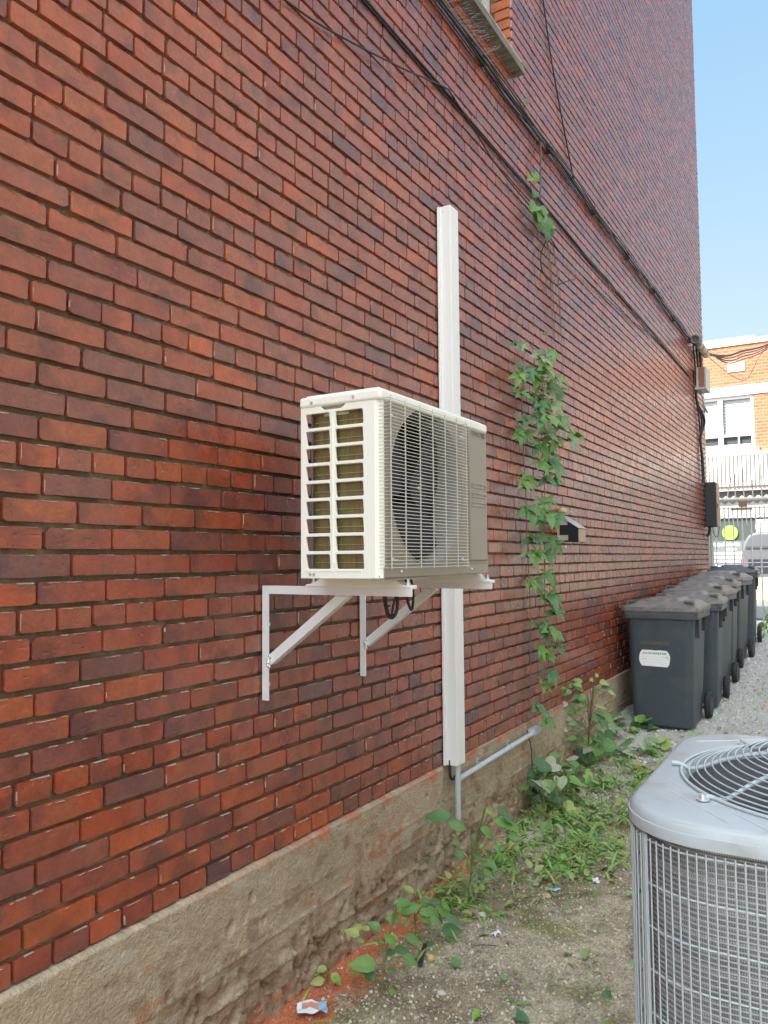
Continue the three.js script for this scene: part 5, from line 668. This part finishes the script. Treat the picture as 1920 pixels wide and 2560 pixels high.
// ---------- litter ----------
{
  const r = rnd(55);
  const lay = (x, z, h = 0.004) => [x, groundY(x, z) + h, z];
  const scrap = (w, d, bend, seed) => { const q = rnd(seed), g = new THREE.PlaneGeometry(w, d, 4, 4).rotateX(-Math.PI / 2), p = g.attributes.position; for (let i = 0; i < p.count; i++) p.setXYZ(i, p.getX(i) + (q() - 0.5) * w * 0.09, (q()) * bend * 0.7, p.getZ(i) + (q() - 0.5) * d * 0.09); g.computeVertexNormals(); return g.rotateY(q() * 6); };
  const ds = { side: THREE.DoubleSide };
  const bag = canvasTex(128, 128, (c) => { c.fillStyle = '#dfe6ea'; c.fillRect(0, 0, 128, 128); c.fillStyle = '#c98f78'; c.fillRect(10, 60, 90, 50); c.fillStyle = '#8fb6cf'; c.fillRect(0, 0, 30, 128); });
  single('paper_wrapper', 'crumpled white and blue wrapper at the bottom edge by the foundation', 'wrapper', scrap(0.10, 0.07, 0.03, 2), new THREE.MeshStandardMaterial({ map: bag, roughness: 0.5, ...ds }), lay(0.10, -2.21, 0.01));
  single('plastic_scrap', 'light blue plastic scrap on the dirt, nearer of the two blue scraps', 'scrap', scrap(0.045, 0.028, 0.012, 3), mat(0.30, 0.60, 0.72, 0.45, ds), lay(0.488, -3.567, 0.006));
  single('plastic_scrap', 'pale blue plastic scrap beside the weeds, farther of the two blue scraps', 'scrap', scrap(0.045, 0.03, 0.015, 4), mat(0.50, 0.66, 0.68, 0.45, ds), lay(0.398, -3.678, 0.006));
  single('paper_scrap', 'white paper scrap on the dirt between the blue scraps and the condenser', 'scrap', scrap(0.05, 0.03, 0.012, 5), mat(0.78, 0.78, 0.78, 0.8, ds), lay(0.622, -3.763, 0.006));
  single('paper_scrap', 'small white torn paper with grey shreds behind the bushy seedling', 'scrap', scrap(0.035, 0.028, 0.02, 6), mat(0.74, 0.72, 0.72, 0.8, ds), lay(0.422, -3.036, 0.006));
  single('paper_scrap', 'white card corner sticking out beside the condenser top left edge', 'scrap', scrap(0.09, 0.06, 0.02, 7), mat(0.8, 0.8, 0.78, 0.8, ds), lay(0.82, -4.12, 0.02));
  single('plastic_strip', 'black flat plastic strip lying on the soil by the bushy seedling', 'strip', RB(0.016, 0.008, 0.165, 0.003).rotateY(0.37), mat(0.02, 0.022, 0.028, 0.45), lay(0.24, -2.74, 0.008));
  single('thin_wire', 'thin dark wire lying straight on the dirt', 'wire', tube([[-0.04, 0.003, 0.02], [0, 0.006, 0], [0.04, 0.003, -0.02]], 0.0016, 12, 5), mat(0.03, 0.03, 0.03, 0.6), lay(0.42, -2.926, 0.004));
  single('fallen_fruit', 'small yellow spotted fruit next to the black plastic strip', 'fruit', new THREE.IcosahedronGeometry(0.014, 2).scale(1.1, 0.9, 1), mat(0.55, 0.42, 0.15, 0.7), lay(0.278, -2.734, 0.010));
  const stone = (x, z, s, c, label, seed) => { const q = rnd(seed), g = new THREE.IcosahedronGeometry(s, 1), p = g.attributes.position, mp = {}; for (let i = 0; i < p.count; i++) { const k = [p.getX(i), p.getY(i), p.getZ(i)].map(v => v.toFixed(4)).join(); const f = mp[k] ??= 0.75 + q() * 0.5; p.setXYZ(i, p.getX(i) * f * 1.3, p.getY(i) * f * 0.7, p.getZ(i) * f); } g.computeVertexNormals(); single('stone', label, 'stone', g, mat(...c, 0.9), lay(x, z, s * 0.35)); };
  stone(0.258, -3.191, 0.020, [0.34, 0.29, 0.26], 'rounded grey brown stone, left of two beside the tall thin seedling', 1); stone(0.29, -3.178, 0.018, [0.50, 0.46, 0.38], 'pale angular stone, right of two beside the tall thin seedling', 2); stone(0.261, -3.10, 0.015, [0.45, 0.38, 0.2], 'yellowish stone just in front of the stone pair', 3);
  stone(0.473, -3.496, 0.016, [0.52, 0.36, 0.22], 'tan pebble in front of the blue plastic scrap', 4); stone(0.418, -2.544, 0.013, [0.5, 0.46, 0.38], 'small pale pebble alone on the near dirt', 5); stone(0.10, -3.95, 0.035, [0.55, 0.30, 0.22], 'pinkish brick fragment in the weeds under the conduit', 6); stone(0.27, -5.25, 0.030, [0.50, 0.12, 0.06], 'red brick fragment in the weeds in front of the shrub', 7); stone(0.42, -5.55, 0.035, [0.52, 0.15, 0.08], 'orange brick fragment beside the big cut leaves', 8);
  const fl = (x, z, s, m, label, heart) => { const o = single('fallen_leaf', label, 'leaf', heart ? choose(hearts) : choose(simple), m, lay(x, z, 0.008)); aim(o, (vr() - 0.5) * 0.6, 1, (vr() - 0.5) * 0.6, vr() * 6.28); o.scale.setScalar(s); };
  fl(0.362, -2.75, 0.06, LM.green[1], 'bright green fallen leaf right of the black plastic strip', true); fl(0.361, -2.992, 0.06, LM.pale[0], 'dull green fallen leaf beside the torn white paper'); fl(0.908, -2.857, 0.06, LM.green[2], 'dark green fallen leaf on the dirt close to the condenser'); fl(0.654, -2.641, 0.045, LM.green[0], 'green fallen leaf alone on the near dirt'); fl(0.694, -2.549, 0.055, LM.green[2], 'dark fallen leaf at the bottom edge of the dirt', true); fl(0.71, -3.014, 0.045, LM.green[2], 'dark curled fallen leaf in the middle of the dirt'); fl(0.95, -3.2, 0.05, LM.green[2], 'dark fallen leaf half way along the condenser side'); fl(0.30, -4.35, 0.16, LM.pale[1], 'long dull green leaf lying flat below the conduit branch'); fl(0.66, -3.9, 0.08, LM.pale[0], 'spread pale green leaf near the white paper scrap');
}
// ---------- gate, street and the house opposite ----------
{
  const galv = mat(0.60, 0.62, 0.63, 0.4, { metalness: 0.4 }), rusty = mat(0.34, 0.17, 0.09, 0.8), r = rnd(71);
  const g = thing('street_gate', 'galvanised bar gate with rusty spikes closing the alley at the street', 'gate', [0, 0.42, -12.3]), Y = (y) => y - 0.42;
  part('post', rod([-0.01, -0.1, 0.05], [-0.01, Y(2.55), 0.05], 0.030, 12), mat(0.50, 0.52, 0.48, 0.5, { metalness: 0.2 }), g);
  part('rail', rod([0.0, Y(2.395), 0], [3.2, Y(2.39), 0], 0.026, 10), mat(0.62, 0.58, 0.50, 0.5), g);
  for (const y of [2.27, 1.485, 1.425, 0.62]) part('rail', rod([0.0, Y(y), 0.002], [3.2, Y(y), 0.002], 0.008, 8), galv, g);
  for (let i = 0; i < 27; i++) { const x = 0.05 + i * 0.117; part('bar', rod([x, 0.02, 0.012], [x, Y(2.29), 0.012], 0.010, 8), galv, g); if (i < 26) part('short_bar', rod([x + 0.058, Y(2.02), 0.012], [x + 0.058, Y(2.29), 0.012], 0.009, 8), galv, g); }
  for (let i = 0; i < 28; i++) { const x = 0.09 + i * 0.115, h = [0.20, 0.32, 0.36, 0.42, 0.26, 0.48, 0.3, 0.55][i % 8], l = i === 0 ? -0.03 : i === 1 ? 0.07 : (r() - 0.5) * 0.02; part('spike', rod([x, Y(2.41), 0], [x + l * 0.6, Y(2.41 + h * 0.55), 0], 0.009, 6), galv, g); part('spike_tip', rod([x + l * 0.6, Y(2.41 + h * 0.55), 0], [x + l, Y(2.41 + h), 0], 0.008, 6, 0.005), rusty, g); }
  part('latch_plate', [B(0.11, 0.085, 0.012, 0.42, Y(2.325), 0.03), B(0.28, 0.03, 0.02, 0.40, Y(2.255), 0.03)], mat(0.24, 0.17, 0.11, 0.7), g);
  const z1 = []; for (let i = 0; i < 26; i++) { const x = 0.05 + i * 0.117; z1.push(rod([x, Y(2.12), 0.025], [x + 0.058, Y(2.165), 0.025], 0.005, 5), rod([x + 0.058, Y(2.165), 0.025], [x + 0.117, Y(2.12), 0.025], 0.005, 5)); }
  part('zigzag_wire', z1, galv, g);
}
{
  const F = -28, fb = thing('street_house', 'orange brick two storey shop house across the street, with white lintel band', 'building', [0, 0.45, F]), Y = (y) => y - 0.45;
  const obr = tex(512, 512, (i, j) => { const row = Math.floor(j / 16), y = j % 16, x = (i + (row % 2) * 16) % 32, b = Math.floor((i + (row % 2) * 16) / 32), joint = y < 3 || x < 2, v = 0.8 + 0.4 * hash2(b + 5, row + 9); return joint ? [0.24, 0.18, 0.12] : [0.23 * v, 0.088 * v, 0.038 * v]; });
  const om = new THREE.MeshStandardMaterial({ map: obr, roughness: 0.9 });
  const wallBit = (x0, x1, y0, y1) => uvWorld(B(x1 - x0, y1 - y0, 0.4, (x0 + x1) / 2, Y((y0 + y1) / 2), -0.2), 1 / 3.4);
  const wins = [[-7.3, -5.4], [-2.75, -0.80], [2.2, 4.1]], bits = [wallBit(-9, 7, 7.19, 8.55), wallBit(-9, 7, 4.93, 5.13)]; let px = -9; for (const [a, b] of wins) { bits.push(wallBit(px, a, 5.13, 6.87)); px = b; } bits.push(wallBit(px, 7, 5.13, 6.87));
  part('wall', bits, om, fb);
  part('rear_block', B(15.9, 8.0, 9, -1, Y(4.4), -4.95), mat(0.45, 0.2, 0.1, 0.9), fb);
  part('lintel_band', B(16.02, 0.32, 0.46, -1, Y(7.03), -0.19), mat(0.45, 0.45, 0.44, 0.8), fb);
  part('parapet', [B(16.1, 0.16, 0.5, -1, Y(8.63), -0.2), B(1.6, 0.1, 0.5, -1.5, Y(8.75), -0.2)], mat(0.66, 0.56, 0.52, 0.8), fb);
  part('stone_block', B(0.52, 0.30, 0.05, -1.28, Y(7.82), 0.005), mat(0.66, 0.60, 0.46, 0.9), fb);
  const white = mat(0.45, 0.45, 0.45, 0.5), blind = mat(0.32, 0.34, 0.33, 0.7), glass = new THREE.MeshPhysicalMaterial({ color: rgb(0.05, 0.06, 0.06), roughness: 0.05 });
  for (const [a, b] of wins) {
    const c = (a + b) / 2, w = b - a, wd = part('window', [B(w, 0.10, 0.14, c, Y(6.815), -0.12), B(w, 0.11, 0.14, c, Y(5.20), -0.12), B(0.10, 1.5, 0.14, a + 0.05, Y(6.01), -0.12), B(0.10, 1.5, 0.14, b - 0.05, Y(6.01), -0.12), B(0.15, 1.5, 0.15, c - 0.05, Y(6.01), -0.12), B(w - 0.2, 0.07, 0.12, c, Y(5.56), -0.125)], white, fb);
    part('window_sill', B(w + 0.24, 0.15, 0.3, c, Y(5.065), 0.0), mat(0.62, 0.56, 0.42, 0.8), fb);
    part('pane', B(w - 0.2, 1.5, 0.01, c, Y(6.0), -0.175), glass, wd);
    for (let k = 0; k < 10; k++) for (const [x, ww] of [[(a + 0.10 + c - 0.125) / 2, c - a - 0.225], [(c + 0.025 + b - 0.10) / 2, b - c - 0.125]]) part('blind_slat', B(ww - 0.02, 0.100, 0.012, x, Y(6.70 - k * 0.115), -0.162).rotateX(0), blind, wd);
    part('mullion', B(0.05, 0.28, 0.10, (c + b) / 2, Y(5.39), -0.13), white, wd);
  }
  // shop front
  const band = part('metal_awning', B(16, 1.08, 0.06, -1, Y(4.38), 0.30), mat(0.28, 0.27, 0.25, 0.6), fb);
  const ribG = B(0.07, 1.06, 0.05, 0, Y(4.37), 0.345), ribM = mat(0.33, 0.32, 0.30, 0.6); for (let i = 0; i < 60; i++) { const o = part('rib', ribG, ribM, band); o.position.x = -4.6 + i * 0.125; }
  part('awning_cap', B(16, 0.10, 0.5, -1, Y(4.90), 0.1), mat(0.8, 0.8, 0.78, 0.6), fb);
  part('fascia', [B(16, 0.32, 0.1, -1, Y(3.05), 0.16), B(16, 0.16, 0.16, -1, Y(3.78), 0.2)], mat(0.36, 0.32, 0.27, 0.7), fb);
  part('transom_glass', B(16, 0.6, 0.02, -1, Y(3.45), 0.1), mat(0.10, 0.10, 0.10, 0.15), fb);
  part('shop_glass', B(16, 2.05, 0.02, -1, Y(1.92), 0.12), mat(0.055, 0.065, 0.06, 0.12), fb);
  part('shop_frame', [B(16, 0.09, 0.08, -1, Y(2.86), 0.17), B(0.10, 2.0, 0.08, -2.42, Y(1.9), 0.17), B(0.10, 2.0, 0.08, 2.4, Y(1.9), 0.17)], white, fb);
  part('plinth', B(16, 0.50, 0.3, -1, Y(0.70), 0.12), mat(0.40, 0.34, 0.22, 0.85), fb);
  part('security_bars', (() => { const o = []; for (let i = 0; i < 12; i++) { const x = -2.3 + i * 0.24; o.push(rod([x, Y(3.40), 0.2], [x + 0.12, Y(3.52), 0.2], 0.022, 5), rod([x + 0.12, Y(3.52), 0.2], [x + 0.24, Y(3.40), 0.2], 0.022, 5)); } return o; })(), white, fb);
  const txt = canvasTex(1024, 640, (c, w, h) => { c.fillStyle = '#565d58'; c.fillRect(0, 0, w, h); c.fillStyle = '#f4f4f0'; c.textBaseline = 'middle'; c.font = 'bold 96px sans-serif'; c.fillText('Marché Latin', 70, 70); c.font = 'bold 70px sans-serif'; c.fillText('Épicerie', 330, 170); for (let k = 0; k < 3; k++) { let x = 20; const q = rnd(k + 4); while (x < 900) { const l = 40 + q() * 90; c.fillRect(x, 240 + k * 85, l, 46); x += l + 22; } } c.font = 'bold 150px serif'; c.fillText('ria Wifi', 20, 560); });
  single('shop_lettering', 'white shop window lettering behind the street gate, below the green round sign', 'lettering', new THREE.PlaneGeometry(1.35, 0.98), new THREE.MeshStandardMaterial({ map: txt, roughness: 0.5 }), [-1.56, 1.58, F + 0.16]);
  const gd = canvasTex(256, 256, (c) => { c.fillStyle = '#7fd43a'; c.fillRect(0, 0, 256, 256); c.strokeStyle = '#3c7a1e'; c.lineWidth = 10; c.font = 'bold 70px sans-serif'; for (const [x, y] of [[70, 60], [100, 60], [132, 60], [165, 60], [100, 165], [130, 165], [160, 165]]) { c.beginPath(); c.moveTo(x, y); c.lineTo(x, y + 52); c.lineTo(x + 16, y + 52); c.stroke(); } c.beginPath(); c.moveTo(30, 134); c.lineTo(226, 134); c.stroke(); });
  single('round_sign', 'lime green round sign in the shop window', 'sign', new THREE.CylinderGeometry(0.235, 0.235, 0.02, 36).rotateX(Math.PI / 2).rotateY(0), new THREE.MeshStandardMaterial({ map: gd, roughness: 0.5 }), [-1.62, 2.34, F + 0.17]);
  const ou = canvasTex(512, 256, (c) => { c.fillStyle = '#eceae6'; c.fillRect(0, 0, 512, 256); c.strokeStyle = '#e9a9a9'; c.lineWidth = 16; c.beginPath(); c.ellipse(256, 128, 235, 108, 0, 0, 7); c.stroke(); c.fillStyle = '#d23b3e'; c.font = 'bold 110px sans-serif'; c.textBaseline = 'middle'; c.save(); c.translate(50, 135); c.scale(412 / c.measureText('OUVERT').width, 1); c.fillText('OUVERT', 0, 0); c.restore(); });
  single('open_sign', 'white sign with red lettering in the shop window at the right edge', 'sign', B(0.72, 0.30, 0.02), new THREE.MeshStandardMaterial({ map: ou, roughness: 0.5 }), [-0.50, 2.60, F + 0.17]);
  const rn = canvasTex(128, 128, (c) => { c.fillStyle = '#efe9e4'; c.fillRect(0, 0, 128, 128); c.fillStyle = '#d24a45'; for (let i = 0; i < 7; i++) { c.fillRect(8, 8 + i * 17, 66, 11); c.fillRect(80, 8 + i * 17, 40, 11); } });
  single('notice_sheet', 'red and white printed notice below the sign with red lettering', 'notice', B(0.44, 0.36, 0.01), new THREE.MeshStandardMaterial({ map: rn, roughness: 0.6 }), [-0.62, 2.25, F + 0.17]);
  // parked van
  const van = thing('parked_van', 'grey van parked across the street behind the gate, cut by the frame edge', 'van', [1.02, 0.515, -25.1]);
  const sil = mat(0.10, 0.105, 0.11, 0.35, { metalness: 0.2 }), s = new THREE.Shape(); s.moveTo(-1.95, 0.35); s.lineTo(-1.98, 0.95); s.quadraticCurveTo(-1.95, 1.35, -1.80, 1.58); s.quadraticCurveTo(-1.74, 1.66, -1.6, 1.68); s.lineTo(2.3, 1.70); s.quadraticCurveTo(2.7, 1.6, 2.95, 1.0); s.lineTo(3.4, 0.85); s.lineTo(3.45, 0.35); s.closePath();
  part('body', new THREE.ExtrudeGeometry(s, { depth: 1.6, bevelEnabled: true, bevelSize: 0.06, bevelThickness: 0.06, bevelSegments: 3 }).translate(0, 0, -1.6), sil, van);
  part('trim_strip', B(5.0, 0.06, 0.03, 0.6, 1.31, 0.075), mat(0.04, 0.04, 0.045, 0.5), van);
  part('lower_dark_panel', [RB(1.5, 0.42, 0.02, 0.009, -1.1, 0.76, 0.062), RB(1.5, 0.42, 0.02, 0.009, 0.5, 0.76, 0.062)], mat(0.03, 0.03, 0.035, 0.1), van);  // near-black panels across the lower body
  for (const x of [-1.1, 2.4]) { const w = part('wheel', new THREE.CylinderGeometry(0.20, 0.20, 0.10, 20).rotateX(Math.PI / 2).translate(x, 0.22, 0.05), steel, van); part('tyre', new THREE.TorusGeometry(0.25, 0.085, 8, 28).translate(x, 0.24, 0.03), rubber, w); }
  part('tail_light', B(0.05, 0.3, 0.2, -2.03, 0.8, -0.05), mat(0.45, 0.03, 0.03, 0.3), van);
  single('low_wall', 'low cream wall along the far pavement, below the grey van', 'wall', B(13, 0.62, 0.18, 0, 0.31, 0), mat(0.42, 0.36, 0.22, 0.85), [2, 0.36, -24.05]);
  // wires over the street
  const wm = mat(0.02, 0.02, 0.022, 0.6), ov = thing('overhead_wires', 'sagging overhead wires from the far wall corner across the street', 'wires', [0.10, 4.37, -11.5]);
  for (let i = 0; i < 4; i++) part('wire', tube([[0, 0.02 * i, 0], [0.04, 0.42 - i * 0.04, -2], [0.09, 0.90 - i * 0.05, -3.8], [0.30, 1.62 - i * 0.03, -6.5], [1.2, 3.4 + i * 0.08, -12]], 0.010 + (i === 0 ? 0.008 : 0), 50, 5), wm, ov);
  part('wire', tube([[0.0, 0.0, 0], [0.03, 0.05, -1.0], [0.10, 0.15, -2.5], [0.17, 0.35, -3.6], [0.25, 0.95, -4.8], [0.33, 1.55, -6.2]], 0.006, 40, 4), wm, ov);
}
// unseen house added across the alley: its sunlit wall lights the brick wall
{
  const X = 5.6, h = thing('added_alley_house', 'unseen cream house added across the alley to throw light on the brick wall', 'building', [X, 0, -4.5]);
  part('wall', uvWorld(B(6, 9.6, 17, 3, 4.8, 0)), new THREE.MeshStandardMaterial({ map: concTex, color: rgb(0.72, 0.72, 0.69), roughness: 0.9 }), h);
  const glass = new THREE.MeshPhysicalMaterial({ color: rgb(0.05, 0.06, 0.07), roughness: 0.05 }), fr = mat(0.7, 0.7, 0.68, 0.5);
  for (const y of [1.6, 4.6, 7.4]) for (const z of [5, 1.5, -2, -5.5]) { const w = part('window', [B(0.1, 0.08, 1.1, -0.03, y, z), B(0.1, 0.08, 1.1, -0.03, y + 1.5, z), B(0.1, 1.42, 0.08, -0.03, y + 0.75, z - 0.51), B(0.1, 1.42, 0.08, -0.03, y + 0.75, z + 0.51)], fr, h); part('pane', B(0.02, 1.42, 0.94, -0.012, y + 0.75, z), glass, w); }
}
renderer.render(scene, camera);
